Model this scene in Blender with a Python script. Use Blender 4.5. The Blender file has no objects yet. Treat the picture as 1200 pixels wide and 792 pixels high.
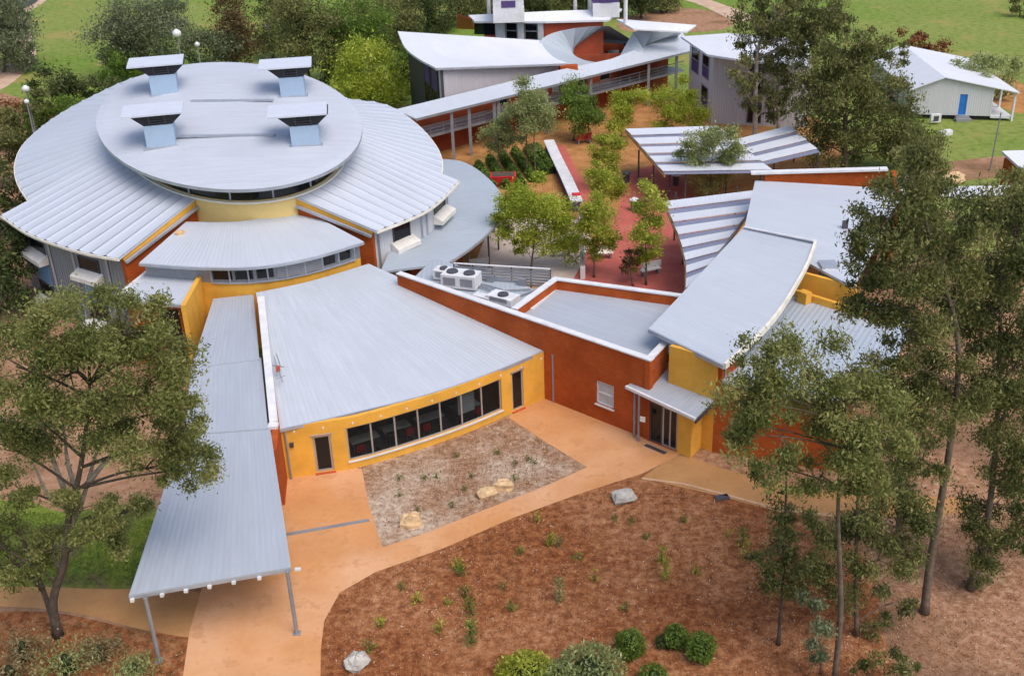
import bpy, math, random
import numpy as np
from mathutils import Vector, Matrix
from mathutils.geometry import tessellate_polygon
rnd = random.Random(7)
nrs = np.random.RandomState(7)
S = bpy.context.scene
C = S.collection
R = math.radians

# ------------------------------------------------------------------ camera
FPX, CAM_H = 1300.0, 32.0
_dn = np.array([100.0, 2604.0, FPX]); _dn /= np.linalg.norm(_dn)
_up = -_dn
_fy = np.array([0, 0, 1.0]) - _up * _up[2]; _fy /= np.linalg.norm(_fy)
_rx = np.cross(_fy, _up)
if _rx[0] < 0: _rx = -_rx
CR = np.array([_rx, _fy, _up])                 # world = CR @ (right, down, forward)
cam_data = bpy.data.cameras.new('camera')
cam = bpy.data.objects.new('camera', cam_data); C.objects.link(cam)
_m = Matrix.Identity(4)
for i in range(3):
    _m[i][0] = CR[i][0]; _m[i][1] = -CR[i][1]; _m[i][2] = -CR[i][2]
cam.matrix_world = Matrix.Translation((0, 0, CAM_H)) @ _m
cam_data.sensor_fit = 'HORIZONTAL'; cam_data.sensor_width = 36.0
cam_data.lens = 36.0 * FPX / 1200.0
cam_data.clip_start = 0.5; cam_data.clip_end = 6000
S.camera = cam
S.render.resolution_x, S.render.resolution_y = 1024, 675

# ------------------------------------------------------------------ sky, sun, exposure
SUN_EL, SUN_AZ = 58.0, 142.0                   # azimuth clockwise from +Y: behind the camera, to the right
world = bpy.data.worlds.new('World'); S.world = world; world.use_nodes = True
wn = world.node_tree.nodes; wl = world.node_tree.links
sky = wn.new('ShaderNodeTexSky'); sky.sky_type = 'NISHITA'; sky.sun_disc = False
sky.sun_elevation = R(SUN_EL); sky.sun_rotation = R(SUN_AZ)
sky.air_density = 1.0; sky.dust_density = 4.0; sky.ozone_density = 1.0
wl.new(sky.outputs[0], wn['Background'].inputs[0]); wn['Background'].inputs[1].default_value = 0.15
sl = bpy.data.lights.new('sun', 'SUN'); sl.energy = 1.25; sl.angle = R(40); sl.color = (1.0, 0.955, 0.88)
sun = bpy.data.objects.new('sun', sl); C.objects.link(sun)
_sd = Vector((math.sin(R(SUN_AZ)) * math.cos(R(SUN_EL)), math.cos(R(SUN_AZ)) * math.cos(R(SUN_EL)), math.sin(R(SUN_EL))))
sun.rotation_euler = _sd.to_track_quat('Z', 'Y').to_euler(); sun.location = (0, 0, 80)
vs = S.view_settings
vs.view_transform = 'Standard'; vs.look = 'None'; vs.gamma = 1.0; vs.use_curve_mapping = False; vs.exposure = 0.38

# ------------------------------------------------------------------ picking real points
def ray(px, py): return CR @ np.array([px - 600.0, py - 396.0, FPX])
def at(px, py, z=0.0):
    d = ray(px, py); t = (z - CAM_H) / d[2]
    return Vector((d[0] * t, d[1] * t, z))
def aty(px, py, Y):
    d = ray(px, py); t = Y / d[1]
    return Vector((d[0] * t, Y, CAM_H + d[2] * t))
def proj(v):
    c = CR.T @ np.array([v[0], v[1], v[2] - CAM_H])
    return 600 + FPX * c[0] / c[2], 396 + FPX * c[1] / c[2]
def atl(pts): return [at(*p) for p in pts]

# ------------------------------------------------------------------ materials
def new_mat(name):
    m = bpy.data.materials.new(name); m.use_nodes = True
    nt = m.node_tree; b = nt.nodes['Principled BSDF']
    return m, nt, b
def N(nt, t, **kw):
    n = nt.nodes.new(t)
    for k, v in kw.items(): setattr(n, k, v)
    return n
def ramp(nt, src, stops):
    r = N(nt, 'ShaderNodeValToRGB'); e = r.color_ramp.elements
    while len(e) < len(stops): e.new(0.5)
    for el, (p, c) in zip(e, stops):
        el.position = p; el.color = (*c, 1) if len(c) == 3 else c
    nt.links.new(src, r.inputs[0]); return r.outputs[0]
def noise(nt, vec, scale, detail=4, rough=0.6):
    n = N(nt, 'ShaderNodeTexNoise'); n.inputs['Scale'].default_value = scale
    n.inputs['Detail'].default_value = detail; n.inputs['Roughness'].default_value = rough
    if vec is not None: nt.links.new(vec, n.inputs['Vector'])
    return n.outputs[0]
def mixc(nt, fac, a, b, mode='MIX'):
    x = N(nt, 'ShaderNodeMix', data_type='RGBA', blend_type=mode)
    L = nt.links
    for inp, v in ((x.inputs[0], fac), (x.inputs[6], a), (x.inputs[7], b)):
        if hasattr(v, 'links') or hasattr(v, 'is_linked'): L.new(v, inp)
        else: inp.default_value = v if isinstance(v, (int, float)) else (*v, 1)
    return x.outputs[2]
def pos(nt): return N(nt, 'ShaderNodeNewGeometry').outputs['Position']
def bump(nt, b, h, strength, dist):
    n = N(nt, 'ShaderNodeBump'); n.inputs['Strength'].default_value = strength; n.inputs['Distance'].default_value = dist
    nt.links.new(h, n.inputs['Height']); nt.links.new(n.outputs[0], b.inputs['Normal'])
def plain(name, col, rough=0.6, metal=0.0, var=0.12, scale=1.5, spec=0.4):
    m, nt, b = new_mat(name)
    f = noise(nt, pos(nt), scale, 5)
    c = ramp(nt, f, [(0.3, tuple(v * (1 - var) for v in col)), (0.7, tuple(min(1, v * (1 + var)) for v in col))])
    nt.links.new(c, b.inputs['Base Color'])
    b.inputs['Roughness'].default_value = rough; b.inputs['Metallic'].default_value = metal
    b.inputs['Specular IOR Level'].default_value = spec
    return m
def roofing(name, col, pitch=0.25, depth=0.03, rough=0.42, stain=0.10, metal=0.0, band=0.0):
    """ribbed sheet metal: ribs from the U coordinate (metres), weather streaks along the ribs"""
    m, nt, b = new_mat(name); L = nt.links
    uv = N(nt, 'ShaderNodeUVMap').outputs[0]
    sx = N(nt, 'ShaderNodeSeparateXYZ'); L.new(uv, sx.inputs[0])
    mp = N(nt, 'ShaderNodeMapping'); L.new(uv, mp.inputs[0]); mp.inputs['Scale'].default_value = (3.0, 0.25, 1)
    st = noise(nt, mp.outputs[0], 1.0, 5, 0.65)
    big = noise(nt, pos(nt), 0.22, 4, 0.6)
    spk = noise(nt, pos(nt), 6.0, 3, 0.7)
    c = ramp(nt, st, [(0.30, tuple(v * (1 - stain) for v in col)), (0.68, col)])
    c = mixc(nt, ramp(nt, big, [(0.42, (0, 0, 0)), (0.75, (0.55, 0.55, 0.55))]), c, (col[0] * .83, col[1] * .82, col[2] * .80))
    c = mixc(nt, ramp(nt, spk, [(0.60, (0, 0, 0)), (0.78, (0.35, 0.35, 0.35))]), c, (col[0] * .72, col[1] * .70, col[2] * .68))
    mu = N(nt, 'ShaderNodeMath', operation='MULTIPLY'); L.new(sx.outputs[0], mu.inputs[0]); mu.inputs[1].default_value = 2 * math.pi / pitch
    sn = N(nt, 'ShaderNodeMath', operation='SINE'); L.new(mu.outputs[0], sn.inputs[0])
    if band:      # sheets weathered a little differently from one another, 0.76 m wide
        fl = N(nt, 'ShaderNodeMath', operation='MULTIPLY'); L.new(sx.outputs[0], fl.inputs[0]); fl.inputs[1].default_value = 1 / 0.76
        ff = N(nt, 'ShaderNodeMath', operation='FLOOR'); L.new(fl.outputs[0], ff.inputs[0])
        wnz = N(nt, 'ShaderNodeTexWhiteNoise', noise_dimensions='1D'); L.new(ff.outputs[0], wnz.inputs['W'])
        c = mixc(nt, ramp(nt, wnz.outputs['Value'], [(0, (0, 0, 0)), (1, (band, band, band))]), c, (col[0] * .86, col[1] * .87, col[2] * .89))
    L.new(c, b.inputs['Base Color'])
    bump(nt, b, sn.outputs[0], 0.9, depth)
    b.inputs['Roughness'].default_value = rough; b.inputs['Metallic'].default_value = metal
    return m
def ground_mat(name, stops, scale, scale2=None, stops2=None, mixlim=(0.45, 0.6), rough=0.95, bmp=0.6, bdist=0.05, fine=None):
    m, nt, b = new_mat(name); P = pos(nt)
    f = noise(nt, P, scale, 8, 0.68)
    c = ramp(nt, f, stops)
    if stops2:
        g = noise(nt, P, scale2, 5, 0.6)
        c2 = ramp(nt, f, stops2)
        c = mixc(nt, ramp(nt, g, [(mixlim[0], (0, 0, 0)), (mixlim[1], (1, 1, 1))]), c, c2)
    if fine:
        h = noise(nt, P, fine[0], 3, 0.7)
        c = mixc(nt, ramp(nt, h, [(fine[1], (0, 0, 0)), (fine[1] + 0.1, (fine[3],) * 3)]), c, fine[2])
    nt.links.new(c, b.inputs['Base Color']); b.inputs['Roughness'].default_value = rough
    b.inputs['Specular IOR Level'].default_value = 0.15
    bump(nt, b, f, bmp, bdist)
    return m
def brick_mat(name, c1, c2, mortar):
    m, nt, b = new_mat(name); L = nt.links
    uv = N(nt, 'ShaderNodeUVMap').outputs[0]
    br = N(nt, 'ShaderNodeTexBrick'); L.new(uv, br.inputs['Vector'])
    br.inputs['Color1'].default_value = (*c1, 1); br.inputs['Color2'].default_value = (*c2, 1); br.inputs['Mortar'].default_value = (*mortar, 1)
    br.inputs['Scale'].default_value = 1; br.inputs['Brick Width'].default_value = 0.24; br.inputs['Row Height'].default_value = 0.086
    br.inputs['Mortar Size'].default_value = 0.006; br.inputs['Bias'].default_value = -0.2
    f = noise(nt, pos(nt), 0.7, 6)
    c = mixc(nt, ramp(nt, f, [(0.35, (0, 0, 0)), (0.65, (0.75, 0.75, 0.75))]), br.outputs[0], tuple(v * 0.60 for v in c1))
    L.new(c, b.inputs['Base Color']); b.inputs['Roughness'].default_value = 0.85
    b.inputs['Specular IOR Level'].default_value = 0.2
    bump(nt, b, br.outputs['Fac'], -0.5, 0.01)
    return m
def leaf_mat(name, stops, trans=0.25):
    m, nt, b = new_mat(name); L = nt.links
    a = N(nt, 'ShaderNodeAttribute', attribute_name='rnd')
    c = ramp(nt, a.outputs['Fac'], stops)
    L.new(c, b.inputs['Base Color']); b.inputs['Roughness'].default_value = 0.55
    b.inputs['Specular IOR Level'].default_value = 0.25
    t = N(nt, 'ShaderNodeBsdfTranslucent'); L.new(c, t.inputs[0])
    mx = N(nt, 'ShaderNodeMixShader'); mx.inputs[0].default_value = trans
    L.new(b.outputs[0], mx.inputs[1]); L.new(t.outputs[0], mx.inputs[2])
    L.new(mx.outputs[0], nt.nodes['Material Output'].inputs['Surface'])
    return m
def glass_mat(name, tint, clear):
    m, nt, b = new_mat(name); L = nt.links
    tr = N(nt, 'ShaderNodeBsdfTransparent'); tr.inputs[0].default_value = (*tint, 1)
    b.inputs['Base Color'].default_value = (0.015, 0.017, 0.02, 1); b.inputs['Roughness'].default_value = 0.06
    mx = N(nt, 'ShaderNodeMixShader'); mx.inputs[0].default_value = 1 - clear
    L.new(tr.outputs[0], mx.inputs[1]); L.new(b.outputs[0], mx.inputs[2])
    L.new(mx.outputs[0], nt.nodes['Material Output'].inputs['Surface'])
    return m

M = {}
ZINC = (0.505, 0.545, 0.615)
M['roof'] = roofing('zinc_roof', ZINC, 0.25, 0.005, band=0.35)
M['roof_fine'] = roofing('zinc_roof_fine', (0.515, 0.555, 0.62), 0.21, 0.007, stain=0.15, band=0.25)
M['roof_drum'] = roofing('drum_roof', (0.49, 0.525, 0.605), 0.30, 0.008, rough=0.5, stain=0.12)
M['roof_ring'] = roofing('ring_roof', (0.50, 0.54, 0.625), 0.19, 0.003, rough=0.45)
M['roof_old'] = roofing('canopy_roof', (0.405, 0.445, 0.51), 0.22, 0.004, stain=0.18, rough=0.5, band=0.5)
M['roof_white'] = roofing('white_roof', (0.66, 0.68, 0.74), 0.40, 0.006, stain=0.06, rough=0.5, metal=0.0, band=0.25)
M['roof_shelter'] = roofing('shelter_roof', (0.61, 0.64, 0.71), 0.3, 0.004, stain=0.05, rough=0.5)
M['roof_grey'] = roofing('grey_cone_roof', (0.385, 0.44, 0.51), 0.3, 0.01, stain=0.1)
M['white'] = plain('white_paint', (0.64, 0.645, 0.67), 0.5)
M['cap_metal'] = plain('cap_metal', (0.52, 0.56, 0.65), 0.5, var=.05)
M['cream'] = plain('cream_paint', (0.72, 0.68, 0.60), 0.55)
M['awning'] = plain('awning_metal', (0.68, 0.655, 0.62), 0.5)
M['yellow'] = plain('yellow_render', (0.70, 0.36, 0.050), 0.8, var=0.13, scale=0.9)
M['pale_yellow'] = plain('pale_yellow_sheet', (0.76, 0.56, 0.22), 0.6, var=0.05)
M['brick'] = brick_mat('red_brick', (0.47, 0.088, 0.014), (0.36, 0.064, 0.012), (0.36, 0.135, 0.06))
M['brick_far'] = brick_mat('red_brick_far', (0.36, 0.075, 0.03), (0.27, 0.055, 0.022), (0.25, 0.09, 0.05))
M['terracotta'] = plain('red_fascia', (0.46, 0.085, 0.035), 0.6)
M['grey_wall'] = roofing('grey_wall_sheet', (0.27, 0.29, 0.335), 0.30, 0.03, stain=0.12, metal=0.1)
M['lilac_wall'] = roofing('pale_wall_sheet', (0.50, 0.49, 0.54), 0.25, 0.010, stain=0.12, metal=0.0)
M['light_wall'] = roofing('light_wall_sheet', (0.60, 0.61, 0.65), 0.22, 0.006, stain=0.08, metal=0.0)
M['blue_panel'] = plain('blue_panel', (0.17, 0.31, 0.50), 0.55, var=0.06)
M['vent_blue'] = plain('vent_blue', (0.34, 0.455, 0.61), 0.55, var=0.05)
M['purple'] = plain('purple_panel', (0.075, 0.045, 0.16), 0.5)
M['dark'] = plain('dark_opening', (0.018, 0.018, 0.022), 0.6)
M['louvre'] = plain('dark_louvre', (0.055, 0.055, 0.065), 0.5)
M['steel'] = plain('grey_steel', (0.27, 0.28, 0.31), 0.45, metal=0.3)
M['dark_steel'] = plain('dark_steel', (0.07, 0.07, 0.085), 0.5, metal=0.2)
M['alu'] = plain('aluminium_frame', (0.42, 0.38, 0.36), 0.4, metal=0.4)
M['gutter'] = plain('gutter_metal', (0.40, 0.43, 0.50), 0.4, metal=0.4)
M['glass'] = glass_mat('dark_glass', (0.5, 0.52, 0.55), 0.30)
M['glass_clear'] = glass_mat('window_glass', (0.80, 0.84, 0.85), 0.72)
M['glass_pale'] = plain('pale_blind_glass', (0.42, 0.44, 0.47), 0.15)
M['poly'] = plain('shadow_strip', (0.19, 0.205, 0.30), 0.35, var=0.08)  # opaque dark blue-grey, stands in for shade between stepped shelter sheets
M['blue_door'] = plain('blue_door', (0.02, 0.17, 0.55), 0.5)
M['red_paint'] = plain('red_paint', (0.55, 0.022, 0.035), 0.5)
M['timber'] = plain('timber', (0.34, 0.19, 0.075), 0.8)
M['carpet'] = plain('carpet', (0.13, 0.12, 0.12), 0.95)
M['inner_wall'] = plain('inner_wall', (0.42, 0.40, 0.37), 0.9)
M['bark_pale'] = plain('pale_gum_bark', (0.36, 0.30, 0.25), 0.85, var=0.4, scale=3)
M['bark_dark'] = plain('dark_bark', (0.085, 0.062, 0.048), 0.9, var=0.4, scale=4)
M['bark_mid'] = plain('brown_bark', (0.13, 0.095, 0.072), 0.9, var=0.4, scale=4)
M['rock'] = plain('sandstone', (0.60, 0.42, 0.24), 0.9, var=0.3, scale=3)
M['rock_grey'] = plain('pale_rock', (0.43, 0.405, 0.375), 0.9, var=0.25, scale=4)
M['kerb'] = plain('tan_kerb', (0.50, 0.31, 0.19), 0.85, var=.15)
M['concrete'] = plain('concrete', (0.52, 0.43, 0.38), 0.85, var=0.1)
M['path'] = ground_mat('tan_concrete', [(0.25, (0.46, 0.205, 0.078)), (0.55, (0.57, 0.275, 0.115)), (0.8, (0.64, 0.335, 0.155))], 0.55, 0.10,
                       [(0.25, (0.53, 0.275, 0.14)), (0.8, (0.70, 0.42, 0.25))], (0.42, 0.60), rough=0.85, bmp=0.12, bdist=0.01, fine=(1.1, 0.54, (0.40, 0.185, 0.080), 0.45))
M['path_dark'] = ground_mat('ochre_gravel_path', [(0.25, (0.35, 0.175, 0.07)), (0.8, (0.50, 0.275, 0.115))], 0.6, rough=0.9, bmp=0.2, bdist=0.02, fine=(14.0, 0.58, (0.28, 0.14, 0.06), 0.5))
M['mulch'] = ground_mat('bark_mulch', [(0.28, (0.072, 0.020, 0.007)), (0.48, (0.215, 0.070, 0.024)), (0.72, (0.40, 0.175, 0.070))], 2.4, 0.13,
                        [(0.28, (0.115, 0.038, 0.015)), (0.48, (0.29, 0.115, 0.048)), (0.72, (0.50, 0.275, 0.145))], (0.44, 0.58), bmp=1.0, bdist=0.10, fine=(9.0, 0.60, (0.52, 0.36, 0.25), 0.7))
M['gravel'] = ground_mat('pale_mulch', [(0.28, (0.13, 0.058, 0.028)), (0.5, (0.30, 0.17, 0.10)), (0.72, (0.47, 0.32, 0.215))], 2.8, 0.22,
                         [(0.28, (0.22, 0.14, 0.095)), (0.5, (0.44, 0.335, 0.25)), (0.72, (0.63, 0.53, 0.44))], (0.44, 0.58), bmp=1.0, bdist=0.10, fine=(10.0, 0.58, (0.66, 0.57, 0.48), 0.7))
M['litter'] = ground_mat('leaf_litter', [(0.28, (0.14, 0.060, 0.030)), (0.5, (0.33, 0.175, 0.098)), (0.72, (0.52, 0.345, 0.235))], 2.4, 0.15,
                         [(0.28, (0.10, 0.05, 0.03)), (0.72, (0.30, 0.17, 0.10))], (0.46, 0.60), bmp=1.0, bdist=0.08, fine=(10.0, 0.6, (0.55, 0.44, 0.38), 0.6))
M['dirt'] = ground_mat('bare_earth', [(0.28, (0.19, 0.09, 0.05)), (0.5, (0.33, 0.185, 0.11)), (0.75, (0.44, 0.28, 0.19))], 1.6, 0.1,
                       [(0.28, (0.12, 0.065, 0.032)), (0.75, (0.25, 0.15, 0.08))], (0.5, 0.62), bmp=0.6)
M['grass'] = ground_mat('grass', [(0.28, (0.070, 0.115, 0.018)), (0.5, (0.135, 0.215, 0.030)), (0.75, (0.21, 0.29, 0.055))], 1.2, 0.035,
                        [(0.28, (0.10, 0.13, 0.030)), (0.5, (0.19, 0.24, 0.055)), (0.75, (0.29, 0.27, 0.095))], (0.40, 0.56), bmp=0.6, fine=(0.10, 0.56, (0.32, 0.24, 0.085), 0.6))
M['lawn'] = ground_mat('shade_lawn', [(0.28, (0.08, 0.11, 0.018)), (0.6, (0.18, 0.235, 0.035)), (0.8, (0.27, 0.26, 0.08))], 2.0, 0.4,
                       [(0.28, (0.09, 0.07, 0.03)), (0.75, (0.21, 0.17, 0.08))], (0.5, 0.66))
M['court'] = ground_mat('courtyard_earth', [(0.28, (0.24, 0.105, 0.035)), (0.5, (0.40, 0.19, 0.07)), (0.75, (0.50, 0.27, 0.11))], 0.8, 0.12,
                        [(0.28, (0.13, 0.10, 0.03)), (0.75, (0.30, 0.21, 0.06))], (0.55, 0.68))
M['red_paving'] = ground_mat('red_paving', [(0.25, (0.36, 0.085, 0.070)), (0.55, (0.47, 0.125, 0.10)), (0.8, (0.54, 0.19, 0.155))], 0.5, rough=0.8, bmp=0.1, bdist=0.01)
M['asphalt'] = ground_mat('asphalt', [(0.3, (0.05, 0.05, 0.06)), (0.7, (0.075, 0.075, 0.085))], 2)
M['dirt_road'] = ground_mat('dirt_road', [(0.28, (0.40, 0.26, 0.18)), (0.7, (0.58, 0.43, 0.33))], 0.6)
def lm(name, dark, mid, light, tr=0.25): M[name] = leaf_mat(name, [(0.0, dark), (0.5, mid), (1.0, light)], tr)
lm('leaf_gum', (0.085, 0.105, 0.034), (0.225, 0.245, 0.072), (0.41, 0.39, 0.155), 0.42)
lm('leaf_gum_dark', (0.050, 0.064, 0.022), (0.150, 0.165, 0.052), (0.33, 0.305, 0.12), 0.38)
lm('leaf_gum_blue', (0.060, 0.080, 0.042), (0.16, 0.195, 0.105), (0.31, 0.33, 0.19), 0.35)
lm('leaf_bright', (0.16, 0.20, 0.022), (0.36, 0.41, 0.050), (0.58, 0.58, 0.12), 0.45)
lm('leaf_lime', (0.17, 0.225, 0.020), (0.39, 0.46, 0.050), (0.60, 0.63, 0.14), 0.45)
lm('leaf_sage', (0.13, 0.165, 0.060), (0.30, 0.345, 0.13), (0.48, 0.51, 0.24), 0.42)
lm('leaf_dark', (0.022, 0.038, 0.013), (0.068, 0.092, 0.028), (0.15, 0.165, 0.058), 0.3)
lm('leaf_rust', (0.060, 0.036, 0.015), (0.128, 0.083, 0.036), (0.225, 0.165, 0.075))
lm('leaf_red', (0.108, 0.042, 0.018), (0.216, 0.084, 0.034), (0.336, 0.168, 0.072))
lm('leaf_hedge', (0.055, 0.10, 0.018), (0.13, 0.21, 0.033), (0.24, 0.33, 0.065), 0.35)
lm('chips', (0.06, 0.022, 0.010), (0.26, 0.115, 0.058), (0.62, 0.45, 0.31), 0.0)
lm('dry_leaf', (0.10, 0.07, 0.03), (0.22, 0.17, 0.08), (0.36, 0.30, 0.17), 0.2)

# ------------------------------------------------------------------ mesh helpers
ORG = {}
def tagp(o, label=None, cat=None, group=None, kind=None):
    if label: o['label'] = label
    if cat: o['category'] = cat
    if group: o['group'] = group
    if kind: o['kind'] = kind
    return o
def thing(name, label, cat, loc=(0, 0, 0), group=None):
    o = bpy.data.objects.new(name, None); C.objects.link(o); o.location = loc
    o.empty_display_size = 0.3
    ORG[o] = Vector(loc)
    return tagp(o, label, cat, group)
class MB:
    def __init__(s): s.v = []; s.f = []; s.uv = []
    def quad(s, a, b, c, d, uv=None):
        i = len(s.v); s.v += [Vector(a), Vector(b), Vector(c), Vector(d)]; s.f.append((i, i + 1, i + 2, i + 3)); s.uv.append(uv)
    def poly(s, pts, uv=None):
        i = len(s.v); s.v += [Vector(p) for p in pts]; s.f.append(tuple(range(i, i + len(pts)))); s.uv.append(uv)
    def hexa(s, p, skip=()):
        """8 points: bottom 0-3, top 4-7, both counter-clockwise"""
        F = ((3, 2, 1, 0), (4, 5, 6, 7), (0, 1, 5, 4), (1, 2, 6, 5), (2, 3, 7, 6), (3, 0, 4, 7))
        for k, f in enumerate(F):
            if k in skip: continue
            q = [Vector(p[j]) for j in f]
            e1 = q[1] - q[0]; e2 = q[2] - q[1]
            if abs((q[3] - q[0]).normalized().z) > 0.5 or abs(e2.normalized().z) > 0.5:   # a vertical face: u along, v up
                L = e1.length
                uv = []
                base = q[0]; d = Vector((e1.x, e1.y, 0)); d = d.normalized() if d.length > 1e-6 else Vector((1, 0, 0))
                uv = [(d.dot(x), x.z) for x in q]
            else:
                uv = [(x.x, x.y) for x in q]
            s.quad(*q, uv=uv)
    def box(s, c, sx, sy, sz, rz=0.0, up=0.0):
        """box centred on c in plan, standing on c.z"""
        c = Vector(c); ca, sa = math.cos(rz), math.sin(rz)
        def w(x, y, z): return c + Vector((x * ca - y * sa, x * sa + y * ca, z))
        hx, hy = sx / 2, sy / 2
        s.hexa([w(-hx, -hy, 0), w(hx, -hy, 0), w(hx, hy, 0), w(-hx, hy, 0), w(-hx, -hy, sz), w(hx, -hy, sz), w(hx, hy, sz), w(-hx, hy, sz)])
    def bar(s, a, b, w, h=None, upv=Vector((0, 0, 1))):
        a, b = Vector(a), Vector(b); h = h or w
        d = (b - a).normalized()
        if abs(d.dot(upv)) > 0.98: upv = Vector((0, 1, 0))
        x = d.cross(upv).normalized() * (w / 2); y = x.cross(d).normalized() * (h / 2)
        s.hexa([a - x - y, a + x - y, a + x + y, a - x + y, b - x - y, b + x - y, b + x + y, b - x + y])
    def tube(s, pts, radii, n=7, cap=True):
        rings = []
        pts = [Vector(p) for p in pts]
        for i, p in enumerate(pts):
            d = (pts[min(i + 1, len(pts) - 1)] - pts[max(i - 1, 0)]).normalized()
            u = d.cross(Vector((0.31, 0.95, 0.1))).normalized(); w = d.cross(u)
            st = len(s.v)
            for k in range(n):
                a = 2 * math.pi * k / n
                s.v.append(p + (u * math.cos(a) + w * math.sin(a)) * radii[i])
            rings.append(st)
        for i in range(len(rings) - 1):
            for k in range(n):
                a, b = rings[i], rings[i + 1]
                s.f.append((a + k, a + (k + 1) % n, b + (k + 1) % n, b + k)); s.uv.append(None)
        if cap:
            s.f.append(tuple(rings[-1] + k for k in range(n))); s.uv.append(None)
            s.f.append(tuple(rings[0] + k for k in reversed(range(n)))); s.uv.append(None)
    def build(s, name, mat, parent=None, smooth=False, root=None):
        o_ = parent
        while o_ is not None and o_ not in ORG and o_.parent: o_ = o_.parent
        off = ORG.get(o_, Vector((0, 0, 0))) if o_ is not None else Vector((0, 0, 0))
        me = bpy.data.meshes.new(name)
        me.from_pydata([tuple(v - off) for v in s.v], [], s.f)
        me.materials.append(M[mat] if isinstance(mat, str) else mat)
        if any(u is not None for u in s.uv):
            ul = me.uv_layers.new(name='UVMap'); k = 0; flat = []
            for f, u in zip(s.f, s.uv):
                if u is None: flat += [0.0] * (2 * len(f))
                else:
                    for q in u: flat += [q[0], q[1]]
            ul.data.foreach_set('uv', flat)
        if smooth: me.polygons.foreach_set('use_smooth', [True] * len(me.polygons))
        me.update()
        o = bpy.data.objects.new(name, me); C.objects.link(o)
        if parent is not None: o.parent = parent
        return o
def resample(pts, n):
    pts = [Vector(p) for p in pts]
    d = [0]
    for a, b in zip(pts, pts[1:]): d.append(d[-1] + (b - a).length)
    out = []; j = 0
    for i in range(n):
        t = d[-1] * i / (n - 1)
        while j < len(d) - 2 and d[j + 1] < t: j += 1
        f = (t - d[j]) / max(1e-9, d[j + 1] - d[j]); out.append(pts[j].lerp(pts[j + 1], f))
    return out
def smooth_line(pts, k=6):
    """Catmull-Rom through the points"""
    pts = [Vector(p) for p in pts]
    P = [pts[0] * 2 - pts[1]] + pts + [pts[-1] * 2 - pts[-2]]
    out = []
    for i in range(1, len(P) - 2):
        for j in range(k):
            t = j / k
            a, b, c, d = P[i - 1], P[i], P[i + 1], P[i + 2]
            out.append(0.5 * ((2 * b) + (c - a) * t + (2 * a - 5 * b + 4 * c - d) * t * t + (3 * b - a - 3 * c + d) * t ** 3))
    out.append(pts[-1]); return out
def loft(name, A, B, mat, parent=None, nu=2, nv=2, th=0.12, ribs='v', mid=None, smooth=False):
    """roof sheet between two edge lines A and B with a thickness; ribs run from A to B ('v') or along A ('u')"""
    A = resample(A, nu); B = resample(B, nu); mb = MB()
    G = []
    for i in range(nu):
        row = []
        for j in range(nv):
            t = j / (nv - 1); p = A[i].lerp(B[i], t)
            if mid: p = p + Vector((0, 0, mid(i / (nu - 1), t)))
            row.append(p)
        G.append(row)
    dn_ = Vector((0, 0, -th))
    ua = [0.0]
    for i in range(1, nu): ua.append(ua[-1] + ((A[i] - A[i - 1]).length + (B[i] - B[i - 1]).length) / 2)
    def uvp(i, j):
        L = (B[i] - A[i]).length * j / (nv - 1)
        return (ua[i], L) if ribs == 'v' else (L, ua[i])
    ref = (A[-1] - A[0]).cross(B[0] - A[0]).z
    for i in range(nu - 1):
        for j in range(nv - 1):
            q = [(i, j), (i + 1, j), (i + 1, j + 1), (i, j + 1)]
            if ref < 0: q.reverse()
            mb.quad(*[G[a][b] for a, b in q], uv=[uvp(a, b) for a, b in q])
            q2 = q[::-1]
            mb.quad(*[G[a][b] + dn_ for a, b in q2], uv=[uvp(a, b) for a, b in q2])
    border = [(i, 0) for i in range(nu)] + [(nu - 1, j) for j in range(1, nv)] + [(i, nv - 1) for i in range(nu - 2, -1, -1)] + [(0, j) for j in range(nv - 2, 0, -1)]
    if ref < 0: border.reverse()
    for k in range(len(border)):
        a, b = border[k], border[(k + 1) % len(border)]
        pa, pb = G[a[0]][a[1]], G[b[0]][b[1]]
        mb.quad(pa + dn_, pb + dn_, pb, pa, uv=[(0, 0), (0.02, 0), (0.02, 0.1), (0, 0.1)])
    return mb.build(name, mat, parent, smooth)
def sheet(name, pts, mat, parent=None, z=None, th=0.0, uvdir=None):
    """flat polygon (any outline), optional thickness"""
    P = [Vector(p) for p in pts]
    if z is not None: P = [Vector((p.x, p.y, z)) for p in P]
    tris = tessellate_polygon([P]); mb = MB()
    d = Vector(uvdir).normalized() if uvdir else Vector((0, 1, 0)); n = Vector((d.y, -d.x, 0))
    for t in tris:
        q = [P[i] for i in t]
        if (q[1] - q[0]).cross(q[2] - q[0]).z < 0: q.reverse()
        mb.poly(q, uv=[(x.dot(n), x.dot(d)) for x in q])
        if th:
            q2 = [x - Vector((0, 0, th)) for x in reversed(q)]
            mb.poly(q2, uv=[(x.dot(n), x.dot(d)) for x in q2])
    if th:
        area = sum(P[i].x * P[(i + 1) % len(P)].y - P[(i + 1) % len(P)].x * P[i].y for i in range(len(P)))
        Q = P if area > 0 else P[::-1]
        for i in range(len(Q)):
            a, b = Q[i], Q[(i + 1) % len(Q)]; dn_ = Vector((0, 0, -th))
            mb.quad(a + dn_, b + dn_, b, a, uv=[(0, 0), (0.02, 0), (0.02, th), (0, th)])
    return mb.build(name, mat, parent)
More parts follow.
